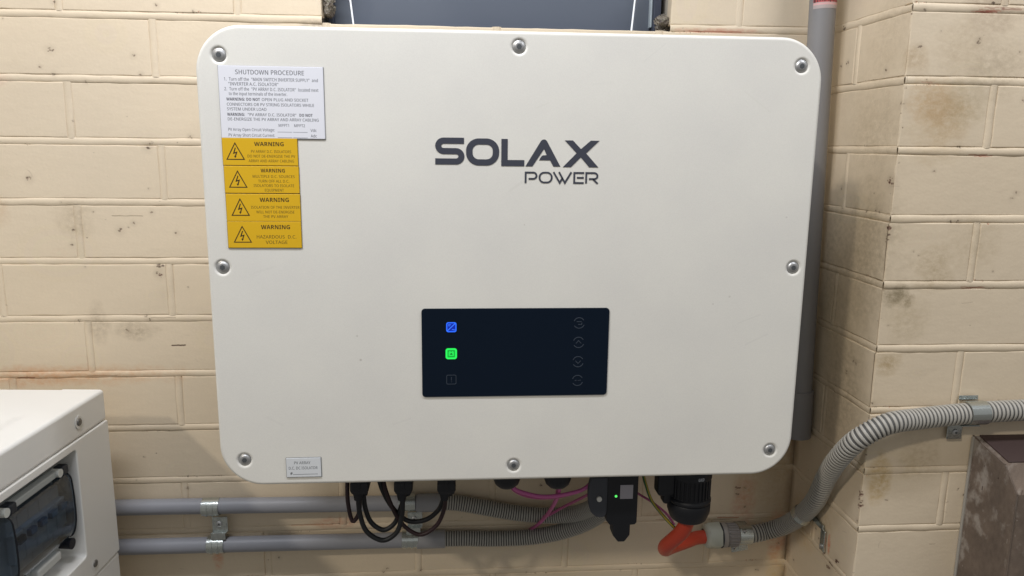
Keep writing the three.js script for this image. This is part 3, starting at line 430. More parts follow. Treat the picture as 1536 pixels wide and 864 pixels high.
cable('solar_cable', [[-0.1985, -0.331, 0.150], [-0.1955, -0.357, 0.151], [-0.1875, -0.377, 0.152], [-0.1712, -0.3875, 0.153], [-0.1565, -0.379, 0.152], [-0.1475, -0.357, 0.151], [-0.1395, -0.331, 0.150]], 0.0034, blackCable, 'upper inner black cable looping between the left and middle connectors', 'cable');
cable('solar_cable', [[-0.1705, -0.25, 0.148], [-0.1702, -0.315, 0.15], [-0.1632, -0.342, 0.152], [-0.1512, -0.3695, 0.154], [-0.1365, -0.3872, 0.155], [-0.1195, -0.3945, 0.156], [-0.0985, -0.381, 0.158], [-0.0872, -0.3555, 0.160], [-0.0845, -0.331, 0.162]], 0.0029, maroon, 'dark red cable hanging lowest in front of the galvanized clamp', 'cable');
cable('solar_cable', [[-0.1785, -0.25, 0.146], [-0.1765, -0.315, 0.146], [-0.1678, -0.342, 0.146], [-0.1545, -0.364, 0.146], [-0.137, -0.3782, 0.147], [-0.1132, -0.3765, 0.148], [-0.0955, -0.362, 0.149], [-0.0885, -0.345, 0.150], [-0.0865, -0.331, 0.150]], 0.0034, blackCable, 'black cable hanging behind the dark red one to the right connector', 'cable');
cable('data_cable', [[0.004, -0.318, 0.155], [0.0113, -0.3305, 0.153], [0.0283, -0.3395, 0.15], [0.0519, -0.3445, 0.15], [0.085, -0.3418, 0.15], [0.1132, -0.3335, 0.148], [0.131, -0.312, 0.146]], 0.0027, pink, 'upper pink cable bowing from the left gland to the dark flap', 'cable');
cable('data_cable', [[0.002, -0.318, 0.150], [0.010, -0.3345, 0.147], [0.0283, -0.3452, 0.145], [0.0519, -0.3495, 0.144], [0.083, -0.3465, 0.144], [0.113, -0.3365, 0.142], [0.131, -0.314, 0.142]], 0.0026, pinkDark, 'lower pink cable bowing just under the other to the dark flap', 'cable');
cable('data_cable', [[0.0717, -0.3176, 0.16], [0.0744, -0.3354, 0.15], [0.0752, -0.3654, 0.12], [0.0715, -0.3989, 0.085], [0.0655, -0.4286, 0.055], [0.0577, -0.4508, 0.033], [0.051, -0.4700, 0.0075]], 0.0024, pink, 'bright pink cable dropping from the second gland between the flexible conduits', 'cable');
cable('data_cable', [[0.0698, -0.3176, 0.16], [0.0723, -0.3378, 0.145], [0.0735, -0.3714, 0.112], [0.0692, -0.4046, 0.08], [0.0629, -0.4333, 0.05], [0.0549, -0.455, 0.03], [0.0475, -0.473, 0.0065]], 0.0022, pinkDark, 'darker pink cable lying against the bright pink one', 'cable');
cable('data_cable', [[0.0655, -0.4365, 0.034], [0.0757, -0.4299, 0.04], [0.0914, -0.4089, 0.06], [0.1068, -0.3833, 0.09], [0.121, -0.3583, 0.12], [0.1333, -0.3396, 0.14], [0.1365, -0.31, 0.145]], 0.0022, pinkDark, 'dull pink cable climbing across the upper flexible conduit', 'cable');
cable('data_cable', [[0.180, -0.350, 0.10], [0.1929, -0.3623, 0.10], [0.2033, -0.3701, 0.1], [0.2221, -0.3823, 0.1], [0.2455, -0.4023, 0.1], [0.2545, -0.4135, 0.112]], 0.0018, pinkDark, 'thin pink wire right of the black dongle', 'cable');
{
  const pts = [[0.1955, -0.29, 0.14], [0.1962, -0.3197, 0.14], [0.2009, -0.3361, 0.14], [0.2097, -0.359, 0.14], [0.2233, -0.3779, 0.14], [0.2421, -0.3993, 0.14], [0.2575, -0.4150, 0.132]];
  const e = thing('earth_wire', 'green and yellow earth wire left of the round black connector', 'wire');
  mesh('insulation', tube(pts, 0.0022, 90), srgb('#3f6b3a', 0.5), e);
  const cv = new THREE.CatmullRomCurve3(pts.map((p) => V(...p)), false, 'centripetal'), st = [];
  for (let i = 0; i <= 60; i++) { const p = cv.getPoint(i / 60), a = 0.4 + i * 0.03; st.push([p.x + 0.0011 * Math.cos(a), p.y + 0.0006, p.z + 0.0013 * Math.sin(a)]); }
  mesh('stripe', tube(st, 0.0013, 90), srgb('#b8a33c', 0.5), e);
}
{
  const o = thing('orange_cable', 'thick orange cable bending from the round connector into the conduit gland', 'cable');
  mesh('sheath', tube([[0.258, -0.36, 0.16], [0.2574, -0.3809, 0.16], [0.254, -0.4016, 0.152], [0.2475, -0.4216, 0.138], [0.2425, -0.4434, 0.118], [0.2479, -0.4632, 0.094], [0.266, -0.4745, 0.068], [0.2973, -0.4800, 0.044], [0.3187, -0.4815, 0.031], [0.3502, -0.4835, 0.0235]], 0.0108, 120, 20), srgb('#b83f28', 0.45), o);
}
// the round plug of the mains connection
{
  const x = 0.258, z = 0.16, p = thing('grid_plug', 'round ribbed black cable plug under the right of the inverter', 'plug', [x, -0.255, z]);
  const L = (l, n = 48) => new THREE.LatheGeometry(l.map(([r, y]) => new THREE.Vector2(r, y)), n);
  mesh('plug_body', L([[0.0245, -0.093], [0.0275, -0.089], [0.0275, 0.002]]), black, p);
  const ribs = []; for (let i = 0; i < 30; i++) { const a = i / 30 * 6.283; ribs.push(rbox(0.0032, 0.040, 0.004, 0.0012, 0, -0.0655, 0.0272, 2).rotateY(a)); }
  mesh('grip_rib', merge(ribs), black, p).userData.kind = 'stuff';
  mesh('collar', L([[0.0278, -0.044], [0.0298, -0.042], [0.0298, -0.026], [0.0278, -0.024]]), black, p);
  mesh('locking_ring', L([[0.0275, -0.0945], [0.0302, -0.0925], [0.0302, -0.0885], [0.0275, -0.0865]]), black, p);
  mesh('end_nut', L([[0.0105, -0.1215], [0.0225, -0.122], [0.0256, -0.1195], [0.0298, -0.107], [0.0300, -0.0955], [0.027, -0.0945]]), black, p);
  mesh('latch', rbox(0.026, 0.074, 0.026, 0.005, -0.0355, -0.0465, 0), black, p);
  mesh('latch', rbox(0.02, 0.03, 0.02, 0.005, -0.0285, -0.084, -0.004), black, p);
  const t = canvasOf(256, 64, (c) => { c.fillStyle = '#15181f'; c.fillRect(0, 0, 256, 64); c.fillStyle = '#b9bec6'; c.font = 'bold 46px sans-serif'; c.textAlign = 'center'; c.textBaseline = 'middle'; c.fillText('GRID', 128, 34); });
  const arcG = new THREE.CylinderGeometry(0.03005, 0.03005, 0.0085, 16, 1, true, -0.36, 0.72).translate(0, -0.0515, 0);
  mesh('lettering_band', L([[0.0276, -0.0575], [0.0299, -0.0565], [0.0299, -0.0460], [0.0276, -0.045]]), black, p);
  mesh('lettering', arcG.rotateY(0.22), new THREE.MeshStandardMaterial({ map: texOf(t), roughness: 0.5 }), p);
}
// the wireless dongle
{
  const d = thing('dongle', 'small black plug-in dongle with a green light and pale sticker', 'dongle', [0.1625, -0.255, 0.135]);
  const s = new THREE.Shape(); s.moveTo(-0.0215, 0.01); s.lineTo(-0.0215, -0.1245); s.lineTo(-0.0170, -0.1305); s.lineTo(-0.0118, -0.1310); s.lineTo(-0.0115, -0.1470); s.lineTo(-0.0055, -0.1550); s.lineTo(-0.0035, -0.1570); s.lineTo(0.0050, -0.1570); s.lineTo(0.0070, -0.1550); s.lineTo(0.0128, -0.1470); s.lineTo(0.0130, -0.1315); s.lineTo(0.0195, -0.1310); s.lineTo(0.0222, -0.1280); s.lineTo(0.0222, 0.01); s.closePath();
  mesh('case', new THREE.ExtrudeGeometry(s, { depth: 0.02, bevelEnabled: true, bevelSize: 0.0014, bevelThickness: 0.0018, bevelOffset: -0.0014, bevelSegments: 3 }).translate(0, 0, 0.0032), black, d);
  mesh('sticker', rbox(0.0183, 0.0208, 0.0005, 0.0002, 0.0056, -0.0806, 0.0252), srgb('#a9a6ae', 0.6), d);
  mesh('indicator_light', cylZ(0.0018, 0.0018, 0.0008, -0.0092, -0.0868, 0.0252, 14).scale(1, 1, 1), new THREE.MeshStandardMaterial({ color: 0x06340c, emissive: new THREE.Color().setRGB(0.12, 0.95, 0.16), emissiveIntensity: 1.1 }), d);
}

// ------------------------------------------------------------------ conduits
const pvc = std([0.27, 0.275, 0.30], 0.45), pvcPipe = std([0.225, 0.222, 0.225], 0.45);
const CONDUIT = 'grey rigid conduits along the foot of the wall';
for (const [y0, y1, label] of [[-0.4135, -0.4175, 'upper grey rigid conduit running left along the brick wall'], [-0.4793, -0.4805, 'lower grey rigid conduit running left along the brick wall']]) {
  const c = thing('conduit', label, 'conduit', [0, 0, 0], CONDUIT);
  mesh('pipe', tube([[-0.95, y0 + (y0 - y1) * 0.4, 0.0145], [-0.5, y0 - 0.0003, 0.0145], [-0.12, y1, 0.0145]], 0.0121, 60, 24), pvc, c);
  mesh('coupling', new THREE.LatheGeometry([[0.0123, 0], [0.0139, 0.0006], [0.0142, 0.002], [0.0142, 0.044], [0.0137, 0.0455], [0.0118, 0.0456]].map(([r, y]) => new THREE.Vector2(r, y)), 28).rotateZ(-Math.PI / 2).translate(-0.1335, y1, 0.0145), std([0.29, 0.29, 0.30], 0.4), c);
}
// a corrugated hose along a line of points
function hose(pts, R, pitch, depth, seg = 24) {
  const cv = new THREE.CatmullRomCurve3(pts.map((p) => V(...p)), false, 'centripetal'), len = cv.getLength(), ribs = Math.round(len / pitch), prof = [[0, 1], [0.01, 0.25], [0.08, 0.05], [0.18, 0], [0.40, 0], [0.51, 0.05], [0.575, 0.25], [0.585, 1]];
  cv.arcLengthDivisions = 800; cv.updateArcLengths();
  const pos = [], idx = [], uv = [], f = V(0, 0, 0); let N = V(0, 1, 0.2), rows = 0, last = null;
  for (let i = 0; i <= ribs; i++) for (const [s, d] of i === ribs ? [[0, 1]] : prof) {
    const t = Math.min(1, (i + s) / ribs), c = cv.getPointAt(t), T = cv.getTangentAt(t);
    N = N.clone().addScaledVector(T, -N.dot(T)).normalize();
    const B = V().crossVectors(T, N), r = R * (1 + 0.006 * perlin.noise(t * 60, R * 900, 2)) - d * depth;
    for (let k = 0; k <= seg; k++) { const a = k / seg * Math.PI * 2; pos.push(c.x + r * (Math.cos(a) * N.x + Math.sin(a) * B.x), c.y + r * (Math.cos(a) * N.y + Math.sin(a) * B.y), c.z + r * (Math.cos(a) * N.z + Math.sin(a) * B.z)); uv.push(t * len * 10, k / seg); }
    rows++;
  }
  for (let i = 0; i < rows - 1; i++) for (let k = 0; k < seg; k++) { const a = i * (seg + 1) + k, b = a + seg + 1; idx.push(a, a + 1, b, a + 1, b + 1, b); }
  const g = new THREE.BufferGeometry();
  g.setAttribute('position', new THREE.Float32BufferAttribute(pos, 3)); g.setAttribute('uv', new THREE.Float32BufferAttribute(uv, 2)); g.setIndex(idx); g.computeVertexNormals();
  return g;
}
const flexGrey = std([0.40, 0.385, 0.345], 0.5), grooveGrey = std([0.085, 0.084, 0.08], 0.7), FLEX = 'corrugated flexible conduits';
function flexible(pts, R, pitch, depth, label) {
  const t = thing('flexible_conduit', label, 'conduit', [0, 0, 0], FLEX);
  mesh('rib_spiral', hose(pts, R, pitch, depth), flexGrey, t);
  mesh('groove_tube', tube(pts, R - 0.0013, 160, 20), grooveGrey, t);  // dark tube inside the ribs, makes the grooves darker
}
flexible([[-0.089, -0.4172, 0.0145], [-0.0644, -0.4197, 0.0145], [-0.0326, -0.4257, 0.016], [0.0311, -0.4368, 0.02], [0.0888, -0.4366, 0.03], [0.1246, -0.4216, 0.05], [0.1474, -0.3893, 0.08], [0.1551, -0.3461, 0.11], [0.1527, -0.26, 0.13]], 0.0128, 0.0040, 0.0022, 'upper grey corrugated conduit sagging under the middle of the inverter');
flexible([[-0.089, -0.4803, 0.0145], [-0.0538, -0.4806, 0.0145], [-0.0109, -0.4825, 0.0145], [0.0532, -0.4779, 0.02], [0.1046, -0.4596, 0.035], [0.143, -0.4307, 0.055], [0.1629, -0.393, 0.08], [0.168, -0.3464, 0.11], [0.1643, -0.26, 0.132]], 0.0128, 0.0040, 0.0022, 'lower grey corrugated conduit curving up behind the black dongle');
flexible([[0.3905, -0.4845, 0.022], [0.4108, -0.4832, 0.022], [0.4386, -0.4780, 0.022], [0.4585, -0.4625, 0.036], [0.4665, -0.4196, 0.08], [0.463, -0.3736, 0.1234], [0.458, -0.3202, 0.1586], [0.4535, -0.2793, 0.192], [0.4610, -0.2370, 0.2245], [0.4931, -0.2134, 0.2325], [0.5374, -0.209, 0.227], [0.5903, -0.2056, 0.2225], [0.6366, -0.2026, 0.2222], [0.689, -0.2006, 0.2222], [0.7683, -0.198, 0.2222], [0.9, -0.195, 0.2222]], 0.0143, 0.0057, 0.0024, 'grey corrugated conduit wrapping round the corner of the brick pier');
// galvanised saddles: a band round a pipe, flat tabs and a screw
const galvTex = texOf(canvasOf(128, 128, (c) => { c.fillStyle = '#c3c8c4'; c.fillRect(0, 0, 128, 128); for (let i = 0; i < 260; i++) { const v = rr(140, 220) | 0; c.fillStyle = `rgba(${v},${v + 6},${v + 4},0.35)`; c.beginPath(); const x = rr(0, 128), y = rr(0, 128), r = rr(3, 12); for (let j = 0; j < 6; j++) c[j ? 'lineTo' : 'moveTo'](x + r * rr(0.5, 1) * Math.cos(j), y + r * rr(0.5, 1) * Math.sin(j)); c.fill(); } for (let i = 0; i < 30; i++) { c.fillStyle = `rgba(96,104,100,${rr(0.1, 0.4)})`; c.fillRect(rr(0, 128), rr(0, 128), rr(1, 9), rr(1, 5)); } }));
const galv = new THREE.MeshStandardMaterial({ map: galvTex, metalness: 0.93, roughness: 0.24 });
function band(R, w, a0 = -1.75, a1 = 1.75, t = 0.0013) {               // round the x axis, open towards -z
  const s = new THREE.Shape(); const A = arcPts(0, 0, R, a0, a1, 24), B = arcPts(0, 0, R + t, a1, a0, 24);
  s.setFromPoints([...A, ...B].map((p) => new THREE.Vector2(...p)));
  const g = new THREE.ExtrudeGeometry(s, { depth: w, bevelEnabled: false });
  return g.translate(0, 0, -w / 2).rotateY(-Math.PI / 2).rotateX(0);    // shape x -> z, shape y -> y, depth -> x
}
function screwHead(parent, x, y, z, r = 0.0042) {
  const s = mesh('screw', new THREE.LatheGeometry([[r, -0.002], [r, 0.0004], [r * 0.8, 0.0016], [r * 0.35, 0.0022], [0.0001, 0.0018]].map(([a, b]) => new THREE.Vector2(a, b)), 18).rotateX(Math.PI / 2).translate(x, y, z), steel, parent);
  mesh('slot', new THREE.CylinderGeometry(r * 0.4, r * 0.4, 0.0009, 6).rotateX(Math.PI / 2).translate(x, y, z + 0.002), srgb('#4a4c4c', 0.6), s);
}
function doubleClamp(x, label) {
  const t = thing('conduit_clamp', label, 'clamp', [x, -0.4465, 0.0145], 'double galvanized clamps on the conduits');
  for (const [dy, dx] of [[0.0312, -0.006], [-0.0325, -0.002]]) {
    const b = mesh('strap', band(0.0129, 0.0255).translate(dx, dy, 0), galv, t);
    for (const q of [-0.0055, 0.0035]) mesh('rib', band(0.0140, 0.0030, -0.9, 0.9, 0.0014).translate(dx + q, dy, 0), galv, b);
  }
  mesh('bracket', merge([rbox(0.0235, 0.0245, 0.0014, 0.0005, 0.006, 0.003, 0.0035), rbox(0.022, 0.012, 0.0014, 0.0005, 0.0035, -0.0145, 0.0085), rbox(0.0225, 0.0014, 0.006, 0.0004, 0.005, -0.0092, 0.006)]), galv, t);
  screwHead(t, 0.005, 0.0045, 0.0048, 0.0046);
}
doubleClamp(-0.4425, 'galvanized double clamp on the two conduits beside the white enclosure');
doubleClamp(-0.1415, 'galvanized double clamp behind the hanging black cables');
{
  const t = thing('conduit_clamp', 'shiny galvanized saddle beside the pale conduit gland', 'clamp', [0.4005, -0.4835, 0.022]);
  mesh('strap', band(0.0146, 0.0215, -2.0, 2.0).rotateZ(-0.02), galv, t);
  mesh('tab', merge([rbox(0.02, 0.0013, 0.017, 0.0004, -0.001, 0.0128, -0.012), rbox(0.028, 0.016, 0.0014, 0.0005, -0.008, -0.0225, -0.004).rotateZ(0.15)]), galv, t);
  screwHead(t, -0.004, 0.0105, 0.0105, 0.0034); screwHead(t, -0.0145, -0.0248, -0.0025, 0.0032);
}
{
  const t = thing('conduit_clamp', 'grey metal saddle holding the corrugated conduit inside the pier corner', 'clamp', [0.4665, -0.4215, 0.078]);
  const tilt = new THREE.Group(); tilt.rotation.set(0, -Math.PI / 2, 0);
  const g = band(0.0146, 0.012, -1.9, 1.9).rotateX(Math.PI / 2).rotateY(-0.6);
  mesh('strap', band(0.0146, 0.011, -3.0, 3.0).rotateZ(1.0).rotateY(-0.75), galv, t);
  mesh('tab', merge([rbox(0.004, 0.034, 0.013, 0.0012, 0.0145, -0.018, 0.045), rbox(0.004, 0.009, 0.036, 0.0012, 0.0145, 0.001, 0.026)]), galv, t);
  const s = mesh('screw', cylZ(0.0035, 0.0035, 0.002, 0, 0, 0, 16).rotateY(-Math.PI / 2).translate(0.0118, -0.027, 0.045), steel, t);
}
{
  const t = thing('conduit_clamp', 'galvanized saddle with screwed tab on the front of the pier', 'clamp', [0.6205, -0.2035, 0.2222]);
  mesh('strap', band(0.0146, 0.0255, -1.7, 2.1).rotateZ(0.02), galv, t);
  mesh('tab', merge([rbox(0.021, 0.024, 0.0018, 0.0007, -0.0185, -0.0285, -0.010), rbox(0.026, 0.0016, 0.016, 0.0005, -0.006, -0.0172, -0.004), rbox(0.027, 0.006, 0.0016, 0.0006, -0.003, 0.0172, -0.0125)]), galv, t);
  screwHead(t, -0.0178, -0.0305, -0.0088, 0.0046);
}
{
  const t = thing('conduit_gland', 'pale grey gland joining the orange cable to the corrugated conduit', 'gland', [0.334, -0.4828, 0.0225]);
  const L = (l, n) => new THREE.LatheGeometry(l.map(([r, y]) => new THREE.Vector2(r, y)), n).rotateZ(-Math.PI / 2);
  mesh('hex_nut', new THREE.CylinderGeometry(0.0222, 0.0205, 0.0205, 6).rotateZ(-Math.PI / 2).rotateX(0.3).translate(0.0145, 0, 0), srgb('#b9bbad', 0.55), t);
  mesh('dome', L([[0.011, -0.002], [0.0150, -0.0015], [0.0185, 0.002], [0.0192, 0.006]], 28), srgb('#bcbeb0', 0.55), t);
  mesh('washer', L([[0.0185, 0.0252], [0.0204, 0.0258], [0.0204, 0.0272], [0.0185, 0.0276]], 28), srgb('#33363a', 0.6), t);
  mesh('barrel', L([[0.0182, 0.0268], [0.0198, 0.0276], [0.0198, 0.0345], [0.0182, 0.0352]], 28), srgb('#9c9690', 0.5), t);
  const r = [L([[0.0172, 0.036], [0.0176, 0.0372], [0.0176, 0.054], [0.016, 0.055]], 28)]; for (let i = 0; i < 20; i++) r.push(rbox(0.0162, 0.0026, 0.004, 0.001, 0.0455, 0, 0.0172, 2).rotateX(i / 20 * 6.283));
  mesh('ribbed_nut', merge(r), srgb('#908a86', 0.5), t);
}
{
  const t = thing('pipe', 'grey upright pipe in the corner between wall and pier', 'pipe');
  mesh('tube', tube([[0.4425, 0.50, 0.05], [0.4455, 0.36, 0.05], [0.4605, -0.235, 0.05]], 0.0180, 40, 28), pvcPipe, t);
  mesh('coupling', cyl(0.0205, 0.0205, 0.075, 0, 0, 0, 30).rotateZ(0.0245).translate(0.4612, -0.264, 0.05), pvcPipe, t);
  const c = canvasOf(128, 64, (k) => { k.fillStyle = '#b0a29f'; k.fillRect(0, 0, 128, 64); k.fillStyle = '#c0484a'; k.fillRect(0, 6, 128, 40); k.fillStyle = '#5a3234'; for (let x = 4; x < 124; x += 9) k.fillRect(x, 36 + rr(-2, 2), rr(4, 7), 9); k.fillStyle = '#d4a8a6'; k.fillRect(0, 48, 128, 6); });
  note(mesh('printed_band', uvBy(new THREE.CylinderGeometry(0.0183, 0.0183, 0.03, 30, 1, true, -1.2, 2.4), (x, y) => [x / 0.036 + 0.5, y / 0.03 + 0.5]).rotateZ(0.0245).translate(0.4460, 0.3475, 0.05), new THREE.MeshStandardMaterial({ map: texOf(c), roughness: 0.5 }), t), 'red printed band');
}

// ------------------------------------------------------------------ the white enclosure on the left
{
  const b = thing('enclosure', 'white breaker enclosure with smoky hinged cover at the left edge', 'enclosure', [-0.569, -0.2061, 0.065]);
  b.rotation.y = -0.0608;
  const m = new THREE.MeshPhysicalMaterial({ color: new THREE.Color().setRGB(0.84, 0.83, 0.79), roughness: 0.42, bumpMap: orange, bumpScale: 0.00008 });
  const LEN = 0.44, F = 0.012;                                           // the lid is built of three bands 12 mm thick, out to x = 0
  mesh('body', rbox(0.20, 0.42, LEN - 0.002, 0.006, -0.136, -0.21, LEN / 2 + 0.001), m, b);
  const bar = (y0, y1, z0, z1, x = 0, t = 0.038, r = 0.004) => rbox(t, y0 - y1, z1 - z0, r, x - t / 2, (y0 + y1) / 2, (z0 + z1) / 2, 4);
  mesh('lid_top', bar(0, -0.0454, 0, LEN, 0, 0.06, 0.0050), m, b);
  // middle band: one plate with a recess through it
  const s = roundRect(LEN, 0.2036, 0.003, LEN / 2, -0.1476), h = roundRect(0.2195, 0.1555, 0.006, 0.0835 + 0.10975, -0.1343, THREE.Path); s.holes.push(h);
  const plate = new THREE.ExtrudeGeometry(s, { depth: 0.034, bevelEnabled: true, bevelSize: 0.0016, bevelThickness: 0.0016, bevelOffset: -0.0016, bevelSegments: 3, curveSegments: 8 });
  plate.rotateY(-Math.PI / 2);                                          // shape x -> z, depth -> -x
  mesh('lid_middle', plate.translate(-0.0006, 0, 0), m, b);
  mesh('lid_bottom', bar(-0.2508, -0.42, 0, LEN, 0, 0.06, 0.0045), m, b);
  mesh('recess_back', rbox(0.004, 0.17, 0.235, 0.001, -0.037, -0.134, 0.193), srgb('#b9bcbc', 0.5), b);
  for (const [z, y] of [[0.0706, -0.0232], [0.0659, -0.2325], [0.36, -0.0232]]) {
    const dish = mesh('screw_seat', new THREE.LatheGeometry([[0.0034, 0.0004], [0.0075, 0.0006], [0.0092, 0.0012], [0.0088, 0.0003]].map(([r, q]) => new THREE.Vector2(r, q)), 24).rotateZ(-Math.PI / 2).translate(0.0002, y, z), m, b);
    mesh('screw', new THREE.LatheGeometry([[0.0052, 0], [0.005, 0.0014], [0.003, 0.0024], [0.0001, 0.0016]].map(([r, q]) => new THREE.Vector2(r, q)), 20).rotateZ(-Math.PI / 2).translate(0.0006, y, z), srgb('#7c7a76', 0.4, { metalness: 0.6 }), dish);
  }
  // breakers in the recess, seen through the cover
  for (let i = 0; i < 5; i++) {
    const z = 0.115 + i * 0.0215, k = mesh('breaker', merge([rbox(0.022, 0.07, 0.0205, 0.0015, -0.026, -0.131, z), rbox(0.012, 0.038, 0.0205, 0.0015, -0.014, -0.131, z)]), srgb('#a8acaf', 0.5), b);
    mesh('toggle', rbox(0.014, 0.009, 0.013, 0.0015, -0.0095, -0.121, z), srgb(i < 4 ? '#34506c' : '#2c3239', 0.5), k);
  }
  const smoke = new THREE.MeshPhysicalMaterial({ color: new THREE.Color().setRGB(0.62, 0.67, 0.72), roughness: 0.1, transmission: 1, thickness: 0, ior: 1.5 });
  const prof = new THREE.Shape(); prof.moveTo(-0.026, -0.0815); prof.lineTo(-0.009, -0.0840); prof.bezierCurveTo(-0.003, -0.0865, -0.0012, -0.098, -0.0008, -0.130); prof.bezierCurveTo(-0.0006, -0.150, -0.003, -0.168, -0.010, -0.174); prof.lineTo(-0.026, -0.1775); prof.lineTo(-0.026, -0.1755); prof.lineTo(-0.0112, -0.1722); prof.bezierCurveTo(-0.0045, -0.1665, -0.0022, -0.149, -0.0024, -0.130); prof.bezierCurveTo(-0.0028, -0.099, -0.0045, -0.0885, -0.0096, -0.0860); prof.lineTo(-0.026, -0.0835); prof.closePath();
  const lid = new THREE.Group(); lid.name = 'hinged_cover'; b.add(lid);
  mesh('clear_lid', new THREE.ExtrudeGeometry(prof, { depth: 0.116, bevelEnabled: false, curveSegments: 10 }).translate(0, 0, 0.0985), smoke, lid);
  const outer = new THREE.Shape(); outer.moveTo(-0.026, -0.0815); outer.lineTo(-0.009, -0.0840); outer.bezierCurveTo(-0.003, -0.0865, -0.0012, -0.098, -0.0008, -0.130); outer.bezierCurveTo(-0.0006, -0.150, -0.003, -0.168, -0.010, -0.174); outer.lineTo(-0.026, -0.1775); outer.closePath();
  const endPane = () => new THREE.ExtrudeGeometry(outer, { depth: 0.0022, bevelEnabled: false, curveSegments: 10 });
  mesh('end_wall', endPane().translate(0, 0, 0.0962), smoke, lid); mesh('end_wall', endPane().translate(0, 0, 0.2148), smoke, lid);
  const rim = (z) => tube([[-0.026, -0.0812, z], [-0.009, -0.0838, z], [-0.0036, -0.0885, z], [-0.0012, -0.105, z], [-0.0006, -0.130, z], [-0.0014, -0.152, z], [-0.0052, -0.1680, z], [-0.0100, -0.1742, z], [-0.026, -0.1782, z]], 0.0011, 50, 8);
  mesh('rim', merge([rim(0.0958), rim(0.2172)]), srgb('#151a22', 0.4), lid);
  mesh('hinge_bar', rbox(0.011, 0.009, 0.092, 0.002, -0.010, -0.0745, 0.159), srgb('#a4a9a8', 0.45), b);
  for (const z of [0.1075, 0.2145]) {
    mesh('hinge', merge([rbox(0.014, 0.013, 0.014, 0.003, -0.010, -0.0765, z - 0.004)]), srgb('#222831', 0.5), b);
    mesh('hinge_pin', new THREE.CylinderGeometry(0.0055, 0.0055, 0.011, 20).rotateZ(Math.PI / 2).translate(-0.007, -0.0745, z + 0.0105), srgb('#c9cbc6', 0.4), b);
  }
  for (const z of [0.103, 0.196]) mesh('latch_knob', new THREE.CylinderGeometry(0.0066, 0.0074, 0.016, 22).rotateZ(Math.PI / 2).translate(-0.013, -0.1815, z), srgb('#11141c', 0.45), b);
  mesh('latch', rbox(0.012, 0.012, 0.05, 0.003, -0.014, -0.1855, 0.148), srgb('#c4c6c2', 0.4), b);
  for (let i = 0; i < 3; i++) mesh('print_mark', rbox(0.0004, 0.004, 0.0012, 0.0001, 0.0003, -0.196 - 0.02, 0.21 + 0.005 * i), srgb('#5a5d60', 0.6), b);
}

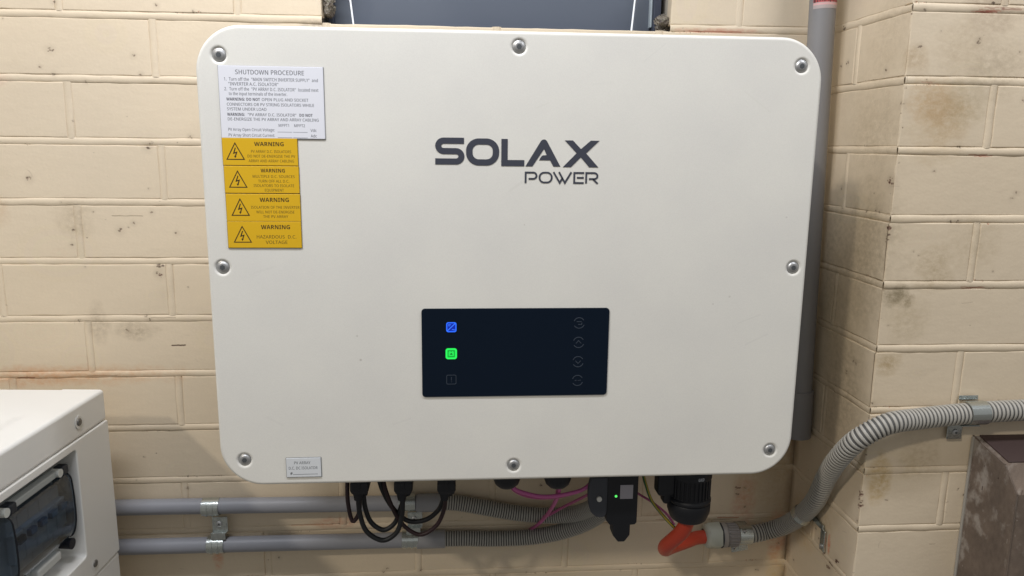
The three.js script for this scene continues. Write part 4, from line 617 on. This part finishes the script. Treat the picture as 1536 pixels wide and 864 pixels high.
// ------------------------------------------------------------------ the rusty meter box on the right
{
  const t = thing('meter_box', 'rusty brown steel box with peeling paint on the pier at the lower right', 'meter box', [0.6343, -0.2425, ZP]);
  const rust = canvasOf(512, 1024, (c, W, H) => {
    const im = c.createImageData(W, H), d = im.data;
    for (let y = 0; y < H; y++) for (let x = 0; x < W; x++) {
      const i = 4 * (y * W + x), n = fbm(x * 0.012, y * 0.010, 2.2, 5), q = fbm(x * 0.022 + 40, y * 0.014, 6.1, 5), s = perlin.noise(x * 0.09, y * 0.05, 4), g = rr(-6, 6);
      let r = 103 + 26 * n + 8 * s + g, gg = 90 + 23 * n + 8 * s + g, b = 79 + 20 * n + 7 * s + g;
      const top = Math.max(0, 1 - y / 520), edge = Math.max(0, 1 - x / 130), pale = Math.max(0, q * 1.5 + 0.62 * top * (0.4 + edge) - 0.42) * 2.6, dk = Math.max(0, n * -1.5 - 0.42) * 1.4;
      const p = Math.min(1, pale) * 0.68; r += (164 - r) * p; gg += (158 - gg) * p; b += (150 - b) * p;
      const k = Math.min(1, dk); r += (52 - r) * k; gg += (36 - gg) * k; b += (32 - b) * k;
      d[i] = r; d[i + 1] = gg; d[i + 2] = b; d[i + 3] = 255;
    }
    c.putImageData(im, 0, 0);
    for (let i = 0; i < 120; i++) { c.fillStyle = `rgba(${rnd() < 0.6 ? '48,32,28' : '150,140,130'},${rr(0.3, 0.8)})`; const x = rr(0, W), y = rr(0, H), s = rr(1, 5); c.fillRect(x, y, s, s * rr(1, 4)); }
  });
  const tex = texOf(rust), bump = texOf(rust, false); for (const q of [tex, bump]) q.wrapS = q.wrapT = THREE.RepeatWrapping;
  const mat = new THREE.MeshStandardMaterial({ map: tex, bumpMap: bump, bumpScale: 0.0022, roughness: 0.8 });
  const zs = [[0, 0], [0.064, -0.0146], [0.0905, -0.0428], [0.095, -0.5], [0, -0.5]], side = new THREE.Shape(zs.map(([z, y]) => new THREE.Vector2(z, y)));
  const g = new THREE.ExtrudeGeometry(side, { depth: 0.38, bevelEnabled: true, bevelSize: 0.0012, bevelThickness: 0.0012, bevelOffset: -0.0012, bevelSegments: 2 }).rotateY(-Math.PI / 2).translate(0.38, 0, 0);
  uvBy(g.toNonIndexed ? g : g, (x, y, z) => [(x * 0.9 + z) / 0.25 + 0.02, 1 + (y - z * 0.05) / 0.5]);
  mesh('body', g, mat, t);
  const a = Math.atan2(0.0146, 0.064);
  mesh('top_lid', rbox(0.372, 0.0025, 0.060, 0.0008, 0.194, 0.0008, 0.031).rotateX(a), srgb('#41322f', 0.6), t);
  mesh('edge_seam', merge([[[0, 0.0005, 0.001], [0, -0.0142, 0.0642]], [[0, -0.0142, 0.0642], [0, -0.0426, 0.0907]], [[0, -0.0426, 0.0907], [0, -0.30, 0.0932]]].map(([a, b]) => new THREE.TubeGeometry(new THREE.LineCurve3(V(...a), V(...b)), 4, 0.0012, 8))), mat, t);
  mesh('wall_flange', rbox(0.003, 0.5, 0.004, 0.001, -0.0018, -0.25, 0.003), srgb('#9a958c', 0.8), t);
}

// ------------------------------------------------------------------ lamps added overhead, out of view, to shape the brightness
for (const LAMP of ADDED_LAMPS) {
  const t = thing('added_lamp', LAMP.label, 'lamp', [LAMP.x, LAMP.y, LAMP.z]);
  const flat = new THREE.Quaternion().setFromEuler(new THREE.Euler(LAMP.tilt, 0, 0));
  const g = rbox(LAMP.w + 0.06, LAMP.d + 0.02, 0.05, 0.01, 0, 0, 0.034).applyQuaternion(flat);
  mesh('housing', g, srgb('#e4e4e0', 0.5), t);
  mesh('diffuser', rbox(LAMP.w, LAMP.d, 0.008, 0.002, 0, 0, 0.0065).applyQuaternion(flat), new THREE.MeshStandardMaterial({ color: 0xffffff, emissive: new THREE.Color().setRGB(1, 0.99, 0.97), emissiveIntensity: 1.2 }), t);
  const l = new THREE.RectAreaLight(0xffffff, LAMP.power, LAMP.w, LAMP.d);
  l.color.setRGB(0.96, 0.985, 1.06); l.quaternion.copy(flat); l.castShadow = true; l.name = 'added_lamp_light'; t.add(l);
}
renderer.render(scene, camera);
